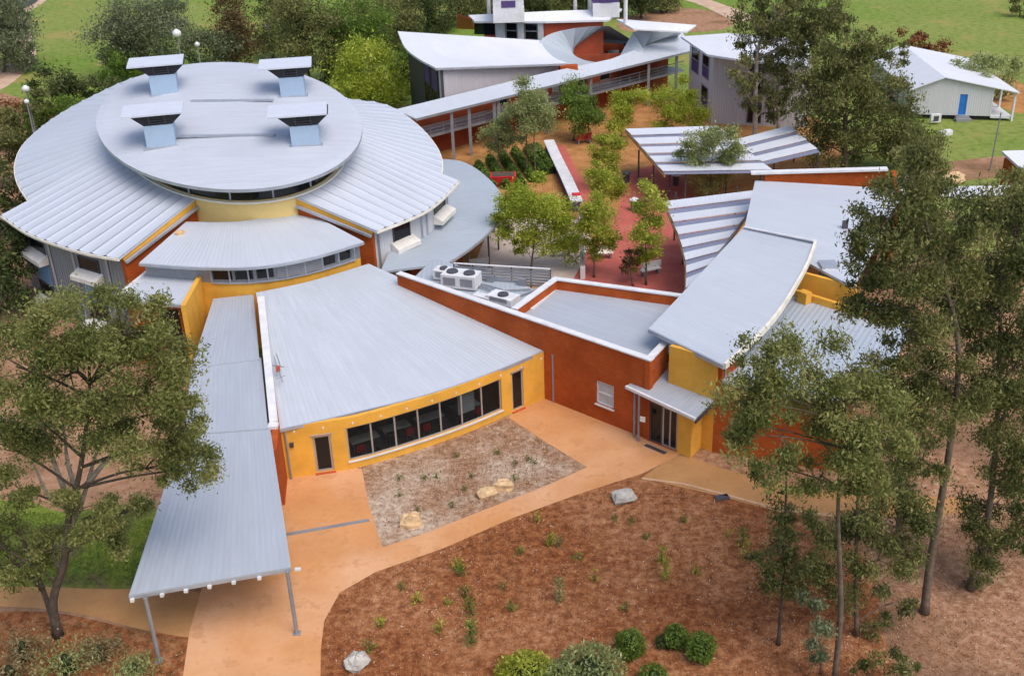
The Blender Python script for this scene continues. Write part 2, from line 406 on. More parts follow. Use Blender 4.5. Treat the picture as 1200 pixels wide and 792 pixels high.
class Wall:
    """a vertical wall along a plan line; outside is on the right of the walking direction"""
    def __init__(s, pts, z0=0.0, z1=3.0, t=0.25):
        s.p = [Vector((p[0], p[1], 0)) for p in pts]; s.z0, s.t = z0, t
        s.d = [0.0]
        for a, b in zip(s.p, s.p[1:]): s.d.append(s.d[-1] + (b - a).length)
        s.z1 = z1 if isinstance(z1, (list, tuple)) else [z1] * len(s.p)
        s.z0 = z0 if isinstance(z0, (list, tuple)) else [z0] * len(s.p)
    def seg(s, x):
        for i in range(len(s.d) - 1):
            if x <= s.d[i + 1] + 1e-6 or i == len(s.d) - 2: return i, (x - s.d[i]) / (s.d[i + 1] - s.d[i])
    def P(s, x, out=0.0, z=0.0):
        i, f = s.seg(x); p = s.p[i].lerp(s.p[i + 1], f); n = s.nrm(x)
        return Vector((p.x + n.x * out, p.y + n.y * out, z))
    def nrm(s, x):
        def sn(i):
            d = (s.p[i + 1] - s.p[i]).normalized(); return Vector((d.y, -d.x, 0))
        i, f = s.seg(x)
        n = sn(i)
        if f > 0.999 and i + 1 < len(s.p) - 1: n = (n + sn(i + 1)).normalized()
        elif f < 0.001 and i > 0: n = (n + sn(i - 1)).normalized()
        return n
    def top(s, x): i, f = s.seg(x); return s.z1[i] * (1 - f) + s.z1[i + 1] * f
    def bot(s, x): i, f = s.seg(x); return s.z0[i] * (1 - f) + s.z0[i + 1] * f
    def hit(s, px, py):
        d = ray(px, py); best = None
        for i in range(len(s.p) - 1):
            a, b = s.p[i], s.p[i + 1]; e = b - a
            den = d[0] * e.y - d[1] * e.x
            if abs(den) < 1e-9: continue
            t = (a.x * e.y - a.y * e.x) / den
            x, y = d[0] * t, d[1] * t
            f = ((x - a.x) * e.x + (y - a.y) * e.y) / e.length_squared
            dist = max(0, -f, f - 1)
            if best is None or dist < best[0]: best = (dist, s.d[i] + f * e.length, CAM_H + d[2] * t)
        return best[1], best[2]
    def build(s, name, mat, parent, openings=()):
        mb = MB(); br = set(s.d)
        for o in openings: br.update((o[0], o[1]))
        br = sorted(br); L = s.d[-1]
        for a, b in zip(br, br[1:]):
            if b - a < 1e-4: continue
            m = (a + b) / 2
            ops = sorted([(o[2], o[3]) for o in openings if o[0] <= m <= o[1]])
            za0, zb0 = s.bot(a), s.bot(b); za1, zb1 = s.top(a), s.top(b)
            cuts = []; lo = (za0, zb0)
            for o in ops:
                cuts.append((lo, (o[0], o[0]))); lo = (o[1], o[1])
            cuts.append((lo, (za1, zb1)))
            for (l, h) in cuts:
                if h[0] - l[0] < 0.01 and h[1] - l[1] < 0.01: continue
                pa, pb = s.P(a), s.P(b); ia, ib = s.P(a, -s.t), s.P(b, -s.t)
                def z(v, zz): return Vector((v.x, v.y, zz))
                q = [z(pa, l[0]), z(pb, l[1]), z(ib, l[1]), z(ia, l[0]), z(pa, h[0]), z(pb, h[1]), z(ib, h[1]), z(ia, h[0])]
                F = ((3, 2, 1, 0), (4, 5, 6, 7), (0, 1, 5, 4), (1, 2, 6, 5), (2, 3, 7, 6), (3, 0, 4, 7))
                U = {0: a, 1: b, 2: b, 3: a, 4: a, 5: b, 6: b, 7: a}
                for k, f in enumerate(F):
                    mb.quad(*[q[j] for j in f], uv=[((U[j] if k in (2, 4) else q[j].x + q[j].y), q[j].z if k > 1 else q[j].y) for j in f])
        return mb.build(name, mat, parent)
    def window(s, parent, s0, s1, z0, z1, cols=1, rows=1, fr=0.06, inset=0.10, glass='glass', frame='alu', sill=True, name='window', proud=False, th=0.07):
        mb = MB(); o = th + 0.012 if proud else -inset
        def P(x, z, off=0.0): return s.P(x, o + off, z)
        def barz(x, zz0, zz1, w):
            a = s.P(x - w / 2, o, 0); b = s.P(x + w / 2, o, 0); c = s.P(x + w / 2, o - th, 0); d = s.P(x - w / 2, o - th, 0)
            mb.hexa([Vector((q.x, q.y, zz0)) for q in (a, b, c, d)] + [Vector((q.x, q.y, zz1)) for q in (a, b, c, d)])
        def barx(zz, x0, x1, w):
            n = max(1, int((x1 - x0) / 1.0))
            for k in range(n):
                u0 = x0 + (x1 - x0) * k / n; u1 = x0 + (x1 - x0) * (k + 1) / n
                a, b, c, d = s.P(u0, o), s.P(u1, o), s.P(u1, o - th), s.P(u0, o - th)
                mb.hexa([Vector((q.x, q.y, zz - w / 2)) for q in (a, b, c, d)] + [Vector((q.x, q.y, zz + w / 2)) for q in (a, b, c, d)])
        for k in range(cols + 1):
            x = s0 + (s1 - s0) * k / cols
            x = min(max(x, s0 + fr / 2), s1 - fr / 2); barz(x, z0, z1, fr)
        for k in range(rows + 1):
            zz = z0 + (z1 - z0) * k / rows
            zz = min(max(zz, z0 + fr / 2), z1 - fr / 2)
            for c in range(cols):
                barx(zz, s0 + (s1 - s0) * c / cols + fr / 2 + 0.001, s0 + (s1 - s0) * (c + 1) / cols - fr / 2 - 0.001, fr)
        w = mb.build(name, frame, parent)
        for c in range(cols):
            for r in range(rows):
                x0 = s0 + (s1 - s0) * c / cols + fr * .4; x1 = s0 + (s1 - s0) * (c + 1) / cols - fr * .4
                y0 = z0 + (z1 - z0) * r / rows + fr * .4; y1 = z0 + (z1 - z0) * (r + 1) / rows - fr * .4
                pm = MB(); a, b = s.P(x0, o - th * .5), s.P(x1, o - th * .5); a2, b2 = s.P(x0, o - th * .5 - 0.012), s.P(x1, o - th * .5 - 0.012)
                pm.hexa([Vector((q.x, q.y, y0)) for q in (a, b, b2, a2)] + [Vector((q.x, q.y, y1)) for q in (a, b, b2, a2)])
                g = glass[(c + r * cols) % len(glass)] if isinstance(glass, (list, tuple)) else glass
                pm.build('pane', g, w)
        if sill:
            sm = MB(); n = max(1, int((s1 - s0) / 1.0))
            for k in range(n):
                u0 = s0 - 0.05 + (s1 - s0 + 0.1) * k / n; u1 = s0 - 0.05 + (s1 - s0 + 0.1) * (k + 1) / n
                a, b, c, d = s.P(u0, 0.07), s.P(u1, 0.07), s.P(u1, -inset), s.P(u0, -inset)
                sm.hexa([Vector((q.x, q.y, z0 - 0.09)) for q in (a, b, c, d)] + [Vector((q.x, q.y, z0 - 0.003)) for q in (a, b, c, d)])
            sm.build('sill', 'white', w)
        return w
def post(name, p, z0, z1, r, mat, parent, square=False):
    mb = MB()
    if square: mb.box((p.x, p.y, z0), 2 * r, 2 * r, z1 - z0)
    else: mb.tube([(p.x, p.y, z0), (p.x, p.y, z1)], [r, r], 10)
    return mb.build(name, mat, parent, smooth=False)
def cap_line(name, A, B, w, h, z, mat, parent):
    mb = MB(); mb.bar((A.x, A.y, z + h / 2), (B.x, B.y, z + h / 2), w, h); return mb.build(name, mat, parent)

# ================================================================== GROUND
def ground(name, px, mat, z, smooth=True, extra=()):
    P = [at(x, y, z) for x, y in px]
    if smooth: P = smooth_line(P + [P[0]], 4)[:-1]
    o = sheet(name, P + list(extra), mat, z=z); return tagp(o, kind='structure')
g = MB(); g.quad((-900, -60, 0), (900, -60, 0), (900, 1800, 0), (-900, 1800, 0))
tagp(g.build('grass_field', 'grass'), kind='structure')
ground('leaf_litter_ground', [(700, 545), (830, 520), (900, 500), (1000, 470), (1260, 420), (1340, 600), (1340, 900), (900, 900), (700, 800)], 'litter', 0.004)
ground('left_earth', [(-90, 470), (60, 440), (240, 420), (335, 480), (345, 620), (345, 880), (-120, 880)], 'dirt', 0.004)
ground('hall_surround_earth', [(-120, 90), (40, 120), (110, 200), (200, 330), (300, 360), (260, 470), (60, 480), (-140, 480)], 'dirt', 0.006)
ground('shaded_lawn', [(-90, 600), (20, 585), (75, 600), (160, 590), (205, 620), (185, 690), (120, 689), (-90, 684)], 'lawn', 0.010)
ground('ochre_side_path', [(-90, 688), (40, 687), (120, 690), (235, 694), (250, 745), (170, 738), (110, 722), (40, 712), (-90, 706)], 'path_dark', 0.014)
ground('mulch_bed', [(372, 900), (374, 760), (380, 725), (398, 692), (440, 668), (520, 641), (600, 606), (680, 577), (752, 552), (850, 566), (940, 600), (1010, 650), (1030, 720), (1000, 900)], 'mulch', 0.010)
ground('left_mulch_bed', [(-90, 722), (40, 716), (110, 726), (170, 741), (222, 748), (222, 900), (-90, 900)], 'mulch', 0.010)
# concrete: the forecourt, the walk to the side door
fc = [(222, 900), (213, 800), (222, 740), (236, 690), (270, 640), (300, 600), (325, 545), (345, 540), (424, 549), (432, 590), (448, 641),
      (500, 624), (560, 600), (640, 569), (688, 547), (640, 518), (596, 489), (628, 460), (650, 460), (700, 480), (765, 512), (800, 530), (788, 537), (752, 555),
      (680, 578), (600, 607), (520, 642), (440, 670), (398, 694), (380, 727), (376, 760), (374, 900)]
tagp(sheet('forecourt_paving', [at(x, y, 0.022) for x, y in fc], 'path', z=0.022), kind='structure')
ground('planted_gravel_bed', [(416, 546), (500, 520), (597, 480), (648, 515), (702, 546), (640, 574), (560, 606), (500, 630), (442, 648), (426, 592)], 'gravel', 0.012, smooth=False)
ground('ochre_garden_path', [(790, 533), (812, 536), (850, 550), (900, 563), (1000, 578), (1100, 582), (1140, 584), (1136, 600), (1000, 609), (915, 600), (840, 580), (752, 560)], 'path_dark', 0.018, smooth=False)
kb = MB()
for a, b in zip([(752, 560.5), (800, 567), (840, 577), (915, 597.5)], [(800, 567), (840, 577), (915, 597.5), (1000, 607)]):
    kb.bar(at(*a, 0.03), at(*b, 0.03), 0.16, 0.06)
tagp(kb.build('path_kerb', 'kerb'), kind='structure')
ground('gum_side_earth', [(905, 500), (950, 380), (1010, 320), (1060, 262), (1130, 300), (1260, 300), (1300, 480), (1100, 520)], 'litter', 0.007)
ground('courtyard_earth', [(440, 150), (620, 125), (800, 118), (960, 140), (985, 200), (960, 340), (700, 360), (500, 345), (430, 250)], 'court', 0.004)
ground('courtyard_concrete', [(548, 330), (572, 270), (600, 255), (690, 258), (694, 285), (690, 335)], 'concrete', 0.010, smooth=False)
ground('red_paving', [(733, 204), (768, 194), (795, 205), (815, 240), (812, 355), (676, 350), (684, 305), (694, 286), (718, 264), (728, 232)], 'red_paving', 0.014)
ground('red_ramp_paving', [(652, 168), (662, 172), (678, 203), (694, 226), (700, 244), (684, 246), (671, 220), (660, 192)], 'red_paving', 0.010, smooth=False)
ground('reddish_earth', [(1075, 196), (1110, 190), (1180, 183), (1240, 186), (1240, 206), (1180, 207), (1120, 212), (1075, 208)], 'dirt', 0.005)
ground('orange_clearing', [(725, 22), (800, 10), (860, 20), (850, 34), (800, 38), (730, 36)], 'dirt', 0.005)
ground('orange_track', [(815, -6), (870, 14), (880, 22), (860, 24), (815, 4), (770, -8)], 'dirt_road', 0.009)
ground('bare_patch', [(1095, 70), (1160, 82), (1200, 100), (1230, 130), (1190, 132), (1160, 118), (1110, 92)], 'court', 0.005)
ground('dirt_road', [(-60, 130), (0, 106), (25, 88), (40, 72), (42, 55), (36, 40), (33, 24), (28, 18), (50, 4), (64, -10), (50, -12), (22, 6), (14, 30), (16, 60), (4, 78), (-60, 105)], 'dirt_road', 0.008)
ground('asphalt_road', [(24, 13), (46, 0), (54, -14), (20, -14), (14, 2)], 'asphalt', 0.014)

# ================================================================== ROUND HALL
hall = thing('round_hall', 'large round hall with pale grey drum roof, four roof vents and fanned lower roofs', 'building', at(285, 259, 6.7).xy.to_3d())
# the drum roof: a tilted disc
_f = at(278, 222, 9.3); _b = at(275, 73, 12.6)
DK = (12.6 - 9.3) / (_b.y - _f.y)
def dz(y): return 9.3 + DK * (y - _f.y)
def on_drum(px, py, dz_=0.0):
    d = ray(px, py)   # CAM + t d, z = 9.3 + DK*(y-fy)+dz_
    t = (9.3 - DK * _f.y + dz_ - CAM_H) / (d[2] - DK * d[1])
    return Vector((d[0] * t, d[1] * t, CAM_H + d[2] * t))
rim = []
for k in range(96):
    a = 2 * math.pi * k / 96; th = 0.03
    x, y = 156 * math.cos(a), 74.5 * math.sin(a)
    rim.append(on_drum(268.5 + x * math.cos(th) - y * math.sin(th), 147.5 + x * math.sin(th) + y * math.cos(th)))
cen = sum(rim, Vector()) / 96
def ring(s, dzz, n=96):       # the drum outline moved inwards by s metres
    out = []
    for p in rim:
        v = (p - cen); v2 = Vector((v.x, v.y, 0)); q = cen + v2 * (1 - s / v2.length)
        out.append(Vector((q.x, q.y, dz(q.y) + dzz)))
    return out
mb = MB()
rr = [rim, ring(0.6, 0.10), ring(4, 0.30), ring(8, 0.42)]
for a, b in zip(rr, rr[1:]):
    for k in range(96):
        q = [a[k], b[k], b[(k + 1) % 96], a[(k + 1) % 96]]
        if (q[1] - q[0]).cross(q[2] - q[0]).z < 0: q.reverse()
        mb.quad(*q, uv=[(p.y, p.x) for p in q])
q = rr[-1]
if (q[1] - q[0]).cross(q[2] - q[1]).z < 0: q = q[::-1]
mb.poly(q, uv=[(p.y, p.x) for p in q])
drum = mb.build('drum_roof', 'roof_drum', hall, smooth=True)
mb = MB()
lo = [p - Vector((0, 0, 0.22)) for p in rim]; inn = ring(2.2, -0.25)
for k in range(96):
    j = (k + 1) % 96
    mb.quad(rim[k], rim[j], lo[j], lo[k]); mb.quad(lo[k], lo[j], inn[j], inn[k])
mb.build('drum_fascia', 'gutter', hall)
# seams between roof courses
for (x0, y0, x1, y1) in ((224, 118.5, 320, 117.5), (206, 160, 322, 158)):
    a, b = on_drum(x0, y0, 0.44), on_drum(x1, y1, 0.44)
    s_ = MB(); s_.bar(a, b, 0.35, 0.12); s_.build('roof_flashing', 'gutter', drum)
# drum wall and clerestory
WIN = 1.5
def wring(s, zfun): return [Vector((p.x, p.y, zfun(p))) for p in ring(s, 0)]
def band(name, s, z0, z1, mat, parent, ks=range(96), th=0.15):
    m_ = MB(); o = ring(s, 0); i_ = ring(s + th, 0)
    for k in ks:
        a, b, c, d = o[k], o[(k + 1) % 96], i_[(k + 1) % 96], i_[k]
        A0, B0, A1, B1 = z0(a), z0(b), z1(a), z1(b)
        m_.hexa([Vector((a.x, a.y, A0)), Vector((b.x, b.y, B0)), Vector((c.x, c.y, B0)), Vector((d.x, d.y, A0)),
                 Vector((a.x, a.y, A1)), Vector((b.x, b.y, B1)), Vector((c.x, c.y, B1)), Vector((d.x, d.y, A1))])
    return m_.build(name, mat, parent)
band('drum_wall', WIN, lambda p: 0.0, lambda p: dz(p.y) - 1.50, 'pale_yellow', hall)
cl = band('clerestory_glazing', WIN + 0.12, lambda p: dz(p.y) - 1.49, lambda p: dz(p.y) - 0.20, 'glass', hall, th=0.04)
band('clerestory_backing', WIN + 0.5, lambda p: dz(p.y) - 1.49, lambda p: dz(p.y) - 0.22, 'dark', hall, th=0.05)
band('drum_gutter', WIN - 0.22, lambda p: dz(p.y) - 1.64, lambda p: dz(p.y) - 1.51, 'cream', hall, th=0.21)
o_ = ring(WIN + 0.06, 0)
for k in range(0, 96, 6):
    p = o_[k]; m_ = MB(); m_.box((p.x, p.y, dz(p.y) - 1.49), 0.10, 0.10, 1.27); m_.build('mullion', 'gutter', hall)
# four roof vents
def vent(px, py, w, h, px_cap):
    b = on_drum(px, py, 0.28); dpt = 2.2; th_ = math.atan2(-b.x, b.y) * .7; ca, sa = math.cos(th_), math.sin(th_)
    def T(x, y, z): return Vector((b.x + x * ca - y * sa, b.y + x * sa + y * ca, b.z + z))   # faces the forecourt; y runs back
    def tbox(m_, x0, x1, ya, yb, z0, z1, z2=None, z3=None):
        z2 = z1 if z2 is None else z2; z3 = z0 if z3 is None else z3
        m_.hexa([T(x0, ya, z0), T(x1, ya, z0), T(x1, yb, z3), T(x0, yb, z3), T(x0, ya, z1), T(x1, ya, z1), T(x1, yb, z2), T(x0, yb, z2)])
    m_ = MB(); tbox(m_, -w / 2, w / 2, 0, dpt, -.3, h); v = m_.build('roof_vent', 'vent_blue', hall)
    m_ = MB(); tbox(m_, -w / 2 - .2, w / 2 + .2, -.15, dpt + .2, -.4, .03); m_.build('flashing', 'gutter', v)
    e, hh, x0 = 0.80, .75, w / 2 - .03
    m_ = MB(); m_.hexa([T(-x0, .05, h), T(x0, .05, h), T(x0, dpt - .05, h), T(-x0, dpt - .05, h), T(-x0 - e, -.2, h + hh), T(x0 + e, -.2, h + hh), T(x0 + e, dpt + .2, h + hh), T(-x0 - e, dpt + .2, h + hh)])
    m_.build('hood', 'dark', v)
    for r in range(3):
        f = 0.22 + 0.26 * r; l_ = MB(); xx = x0 + e * f - .7
        l_.bar(T(-xx, .05 - .25 * f - .03, h + hh * f), T(xx, .05 - .25 * f - .03, h + hh * f), 0.08, 0.04); l_.build('louvre', 'louvre', v)
    for f in (-.55, .55):
        l_ = MB(); l_.bar(T(x0 * f, .0, h), T(x0 * f, -.24, h + hh), 0.07, 0.05); l_.build('louvre_post', 'louvre', v)
    cw = w / 2 + 1.05; m_ = MB(); tbox(m_, -cw + px_cap, cw + px_cap, -.45, dpt + .25, h + hh + .005, h + hh + .11, h + hh + .2, h + hh + .09)
    m_.build('cap', 'cap_metal', v)
vent(193.5, 111.5, 1.95, 1.5, -0.35); vent(343.5, 113, 1.8, 1.4, -0.35); vent(189.5, 172, 1.95, 1.5, -0.25); vent(358.5, 170.5, 1.9, 1.35, -0.35)

# ring roofs: single radial sheets, each with a turned-up seam
def ring_sheets(outer, inner, n, parent=hall):
    A = resample(outer, n + 1); B = resample(inner, n + 1)
    for k in range(n):
        a0, a1, b0, b1 = A[k], A[k + 1], B[k], B[k + 1]; m_ = MB()
        up = Vector((0, 0, 1)); fr = [(0, 0.0), (0.10, 0.075), (0.20, 0.075), (0.32, 0.02), (0.65, 0.0), (1.0, 0.03)]
        top = [(a0.lerp(a1, f) + up * h, b0.lerp(b1, f) + up * h * .7) for f, h in fr]
        L = (b0 - a0).length; W = (a1 - a0).length
        for (p, q_), (r_, s2), (f0, _), (f1, _) in zip(top, top[1:], fr, fr[1:]):
            q = [p, r_, s2, q_]; uv = [(f0 * W, 0), (f1 * W, 0), (f1 * W, L), (f0 * W, L)]
            if (q[1] - q[0]).cross(q[2] - q[0]).z < 0: q = q[::-1]; uv = uv[::-1]
            m_.quad(*q, uv=uv)
        d_ = up * -0.14
        q = [a0 + d_, a1 + d_, b1 + d_, b0 + d_]
        m_.quad(*q); m_.quad(a0 + d_, a1 + d_, a1, a0); m_.quad(b0 + d_, b1 + d_, b1, b0); m_.quad(a0, b0, b0 + d_, a0 + d_); m_.quad(a1, b1, b1 + d_, a1 + d_)
        m_.build('roof_sheet', 'roof_ring', parent)
def nearest_inner(p, extra=0.2):
    i_ = ring(WIN - 0.1, -1.68); v = p - cen
    best = max(i_, key=lambda q: (q.x - cen.x) * v.x / math.hypot(v.x, v.y) / math.hypot(q.x - cen.x, q.y - cen.y) + (q.y - cen.y) * v.y / math.hypot(v.x, v.y) / math.hypot(q.x - cen.x, q.y - cen.y))
    return best.copy()
def ring_part(px, n, i0=None, i1=None):
    O = smooth_line(atl(px), 6); O = resample(O, n + 1)
    I = [nearest_inner(p) for p in O]
    # walk the inner curve evenly between its two ends
    i_ = ring(WIN - 0.1, -1.68)
    def ang(p): return math.atan2(p.y - cen.y, p.x - cen.x)
    a0 = ang(i0 if i0 is not None else I[0]); a1 = ang(i1 if i1 is not None else I[-1])
    if a1 - a0 > math.pi: a1 -= 2 * math.pi
    if a0 - a1 > math.pi: a1 += 2 * math.pi
    inner = []
    for k in range(n + 1):
        a = a0 + (a1 - a0) * k / n; d_ = Vector((math.cos(a), math.sin(a), 0))
        inner.append(max(i_, key=lambda q: (q - cen).xy.normalized().dot(d_.xy)).copy())
    # refine by interpolation so that neighbours never coincide
    for k in range(n + 1):
        a = a0 + (a1 - a0) * k / n
        qs = sorted(i_, key=lambda q: abs(((ang(q) - a + math.pi) % (2 * math.pi)) - math.pi))[:2]
        e0 = ((ang(qs[0]) - a + math.pi) % (2 * math.pi)) - math.pi; e1 = ((ang(qs[1]) - a + math.pi) % (2 * math.pi)) - math.pi
        f = e0 / (e0 - e1) if abs(e0 - e1) > 1e-9 else 0
        inner[k] = qs[0].lerp(qs[1], max(0, min(1, f)))
    ring_sheets(O, inner, n)
    return O, inner
iL = at(222, 238, 8.0); iR = at(351, 232, 8.0)
OL, IL = ring_part([(215, 78, 8.0), (160, 90, 7.8), (110, 112, 7.5), (65, 137, 7.2), (30, 166, 6.9), (18, 190, 6.7), (20, 213, 6.5), (36, 239, 6.3)], 22, i1=at(128, 192, 8.2))
OL2, IL2 = ring_part([(1, 252.5, 6.1), (32, 273, 6.1), (72, 288, 6.1), (107, 297.5, 6.1), (139, 303, 6.1)], 12, i0=at(128, 192, 8.2), i1=iL)
OR, IR = ring_part([(340, 92, 8.2), (375, 106, 8.0), (408, 116, 7.7), (440, 120, 7.5), (462, 127, 7.3), (490, 147, 7.0), (510, 170, 6.8), (518, 189, 6.6), (517, 204, 6.5)], 22, i1=at(424, 168, 8.4))
OR2, IR2 = ring_part([(538, 212, 6.3), (520, 231, 6.2), (500, 246.5, 6.1), (470, 260, 6.1), (441, 271, 6.1)], 12, i0=at(424, 168, 8.4), i1=iR)
# eave gutters
for O in (OL, OL2, OR, OR2):
    m_ = MB()
    for a, b in zip(O, O[1:]): m_.bar(a + Vector((0, 0, -.10)), b + Vector((0, 0, -.10)), 0.16, 0.15)
    m_.build('eave_gutter', 'cream', hall)
# outer walls under the eaves
def inset_line(O, d):
    out = []
    for p in O:
        v = (cen - p); v.z = 0; v.normalize(); out.append(p + v * d)
    return out
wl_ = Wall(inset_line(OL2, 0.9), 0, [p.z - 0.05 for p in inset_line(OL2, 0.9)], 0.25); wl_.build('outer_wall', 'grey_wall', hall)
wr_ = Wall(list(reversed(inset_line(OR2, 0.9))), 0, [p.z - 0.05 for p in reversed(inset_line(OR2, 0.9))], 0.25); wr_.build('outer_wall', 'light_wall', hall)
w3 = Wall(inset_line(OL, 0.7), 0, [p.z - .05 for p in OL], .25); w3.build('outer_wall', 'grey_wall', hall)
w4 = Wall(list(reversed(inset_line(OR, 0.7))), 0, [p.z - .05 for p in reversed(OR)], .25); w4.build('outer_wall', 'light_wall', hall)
def strip_window(W, px0, px1, ptop, pbot, lower=True, panel='blue_panel'):
    """upper window, sunshade, coloured panel and lower window"""
    s0 = W.hit(*px0)[0]; s1 = W.hit(*px1)[0]
    zt = min(W.hit(*ptop)[1], W.top((s0 + s1) / 2) - 0.1); zb = W.hit(*pbot)[1]
    W.window(hall, s0, s1, zb, zt, 1, 1, fr=0.07, proud=True, glass='glass', frame='dark_steel', sill=False)
    def slab(z, zh, out, mat, nm, ex=0.25):
        m_ = MB(); a, b = W.P(s0 - ex, 0.03), W.P(s1 + ex, 0.03); c, d = W.P(s1 + ex, out), W.P(s0 - ex, out)
        m_.hexa([Vector((q.x, q.y, z)) for q in (d, c, b, a)] + [Vector((q.x, q.y, z + zh)) for q in (d, c)] + [Vector((q.x, q.y, z + zh + (0.35 if out > .3 else 0))) for q in (b, a)])
        return m_.build(nm, mat, hall)
    slab(zb - 0.45, 0.30, 0.75, 'awning', 'sunshade')
    slab(zb - 2.2, 1.7, 0.06, panel, 'spandrel_panel', ex=0.0)
    if lower:
        W.window(hall, s0, s1, zb - 3.6, zb - 2.25, 1, 1, fr=0.07, proud=True, glass='glass', frame='dark_steel', sill=False)
        slab(zb - 4.05, 0.30, 0.75, 'awning', 'sunshade')
strip_window(wl_, (37, 288), (52, 290), (45, 282), (45, 296))
strip_window(wl_, (94, 312), (117, 316), (105, 303), (105, 320))
strip_window(wr_, (460, 275), (480, 268), (470, 262), (470, 283), panel='vent_blue')
strip_window(wr_, (508, 245), (521, 238), (515, 236), (515, 249), panel='vent_blue')
for W, pxs in ((wl_, ((60, 300), (88, 310), (128, 320))), (wr_, ((444, 290), (494, 270), (500, 265), (524, 245)))):
    for p in pxs:
        s_ = W.hit(*p)[0]; m_ = MB(); a = W.P(s_, 0.05); m_.box((a.x, a.y, 0), 0.14, 0.14, 5.8); m_.build('downpipe', 'gutter', hall)
# radial end walls: brick with a yellow strip and gutter above
def radial(O, I, name='end_wall', flip=False):
    a = inset_line([O], 0.45)[0]; b = I
    pts = [a, b] if not flip else [b, a]
    zs = [O.z - 0.35, I.z - 0.55]
    W = Wall(pts, 0, zs if not flip else zs[::-1], 0.3); W.build('end_wall', 'brick', hall)
    W2 = Wall(pts, [z + .02 for z in (zs if not flip else zs[::-1])], [z + .40 for z in (zs if not flip else zs[::-1])], 0.3); W2.build('end_wall_trim', 'yellow', hall)
    m_ = MB(); n = W.nrm(0.1); off = n * 0.16
    m_.bar(a + off + Vector((0, 0, -.42)), b + off + Vector((0, 0, -.58)), 0.22, 0.16); m_.build('end_gutter', 'gutter', hall)
radial(OL2[-1], IL2[-1]); radial(OR2[-1], IR2[-1], flip=True)
# lower front roof between the end walls
fo = smooth_line(atl([(163, 308, 5.9), (230, 312.5, 5.9), (300, 312, 5.9), (365, 301, 5.9), (426, 283, 5.9)]), 6)
fi = smooth_line(atl([(218, 260, 6.75), (285, 259, 6.75), (354, 245, 6.75)]), 8)
loft('front_roof', fo, fi, 'roof', hall, nu=25, nv=4, th=0.14)
m_ = MB()
for a, b in zip(fo, fo[1:]): m_.bar(a + Vector((0, 0, -.12)), b + Vector((0, 0, -.12)), 0.14, 0.16)
m_.build('eave_gutter', 'gutter', hall)
fw_line = [p + (cen - p).xy.to_3d().normalized() * 0.55 for p in resample(fo, 13)]
FW = Wall(fw_line, 0, 4.60, 0.25); FW2 = Wall(fw_line, 4.605, 5.78, 0.22)
def sx(px, py=318): return FW.hit(px, py)[0]
ops = [(sx(247, 318), sx(272, 318)), (sx(273, 318), sx(297, 318)), (sx(299, 318), sx(322, 318)), (sx(378, 305), sx(394, 300)), (sx(396, 300), sx(412, 296))]
FW.build('front_wall', 'yellow', hall); FW2.build('window_band_wall', 'steel', hall, [(a, b, 4.72, 5.62) for a, b in ops])
for a, b in ops: FW.window(hall, a, b, 4.72, 5.62, 1, 1, fr=0.07, inset=0.06, glass='glass', frame='steel', sill=False)
m_ = MB(); a, b = sx(324, 318), sx(376, 306)
for k in range(6):
    u0, u1 = a + (b - a) * k / 6, a + (b - a) * (k + 1) / 6
    for j in range(7): m_.bar(FW.P(u0, 0.05, 4.78 + j * 0.13), FW.P(u1, 0.05, 4.78 + j * 0.13), 0.06, 0.11)
m_.build('louvre_panel', 'steel', hall)
for k in range(9):
    s_ = sx(247) + (sx(415, 296) - sx(247)) * k / 8; p = FW.P(s_, 0.04); m_ = MB(); m_.box((p.x, p.y, 4.55), 0.09, 0.09, 1.2); m_.build('mullion', 'gutter', hall)
m_ = MB()
for k in range(8):
    u0 = sx(247) + (sx(415, 296) - sx(247)) * k / 8; u1 = sx(247) + (sx(415, 296) - sx(247)) * (k + 1) / 8
    m_.bar(FW.P(u0, 0.06, 4.62), FW.P(u1, 0.06, 4.62), 0.16, 0.08)
m_.build('window_ledge', 'gutter', hall)
m_ = MB()
p = fi[0].lerp(fo[0], .3); m_.tube([p + Vector((.5, 0, -.1)), p + Vector((.5, 0, .12))], [.35, .35], 10); m_.build('roof_cowl', 'rock', hall)
# dark interior so that nothing shows through glazing
sheet('hall_floor', [Vector((p.x, p.y, 0.05)) for p in ring(WIN + .3, 0)], 'carpet', hall, z=0.05)

# low roof left of the front, with its tall yellow blade wall
ann = thing('corner_annexe', 'small low flat-roofed annexe with bright yellow side wall between hall and canopy', 'building', at(217, 359, 5.0).xy.to_3d())
ap = atl([(137, 350, 4.7), (182, 313, 4.75), (238, 314, 4.75), (216, 357, 4.7)])
loft('annexe_roof', [ap[0], ap[1]], [ap[3], ap[2]], 'roof', ann, nu=4, nv=4, th=0.12, ribs='u')
m_ = MB(); m_.bar(ap[0] + Vector((-.1, 0, .02)), ap[1] + Vector((-.1, 0, .02)), 0.22, 0.2); m_.build('roof_gutter', 'white', ann)
m_ = MB(); m_.bar(ap[0] + Vector((0, -.1, -.05)), ap[3] + Vector((-.2, -.1, -.05)), 0.16, 0.16); m_.build('front_gutter', 'gutter', ann)
ya, yb = at(217, 358, 5.02), at(240, 316, 5.02)
Wall([ya, yb], 0, 5.02, 0.28).build('yellow_wall', 'yellow', ann)
aw0, aw1 = ap[0] + Vector((.4, .35, 0)), ap[3] + Vector((-.4, .35, 0))
AW = Wall([aw0, aw1], 0, 4.55, 0.2)
AW.build('annexe_wall', 'brick', ann, [(AW.d[-1] - 1.6, AW.d[-1] - 0.15, 0.1, 4.2)])
AW.window(ann, AW.d[-1] - 1.6, AW.d[-1] - 0.15, 0.1, 4.2, 1, 2, glass='glass', frame='dark_steel', sill=False)
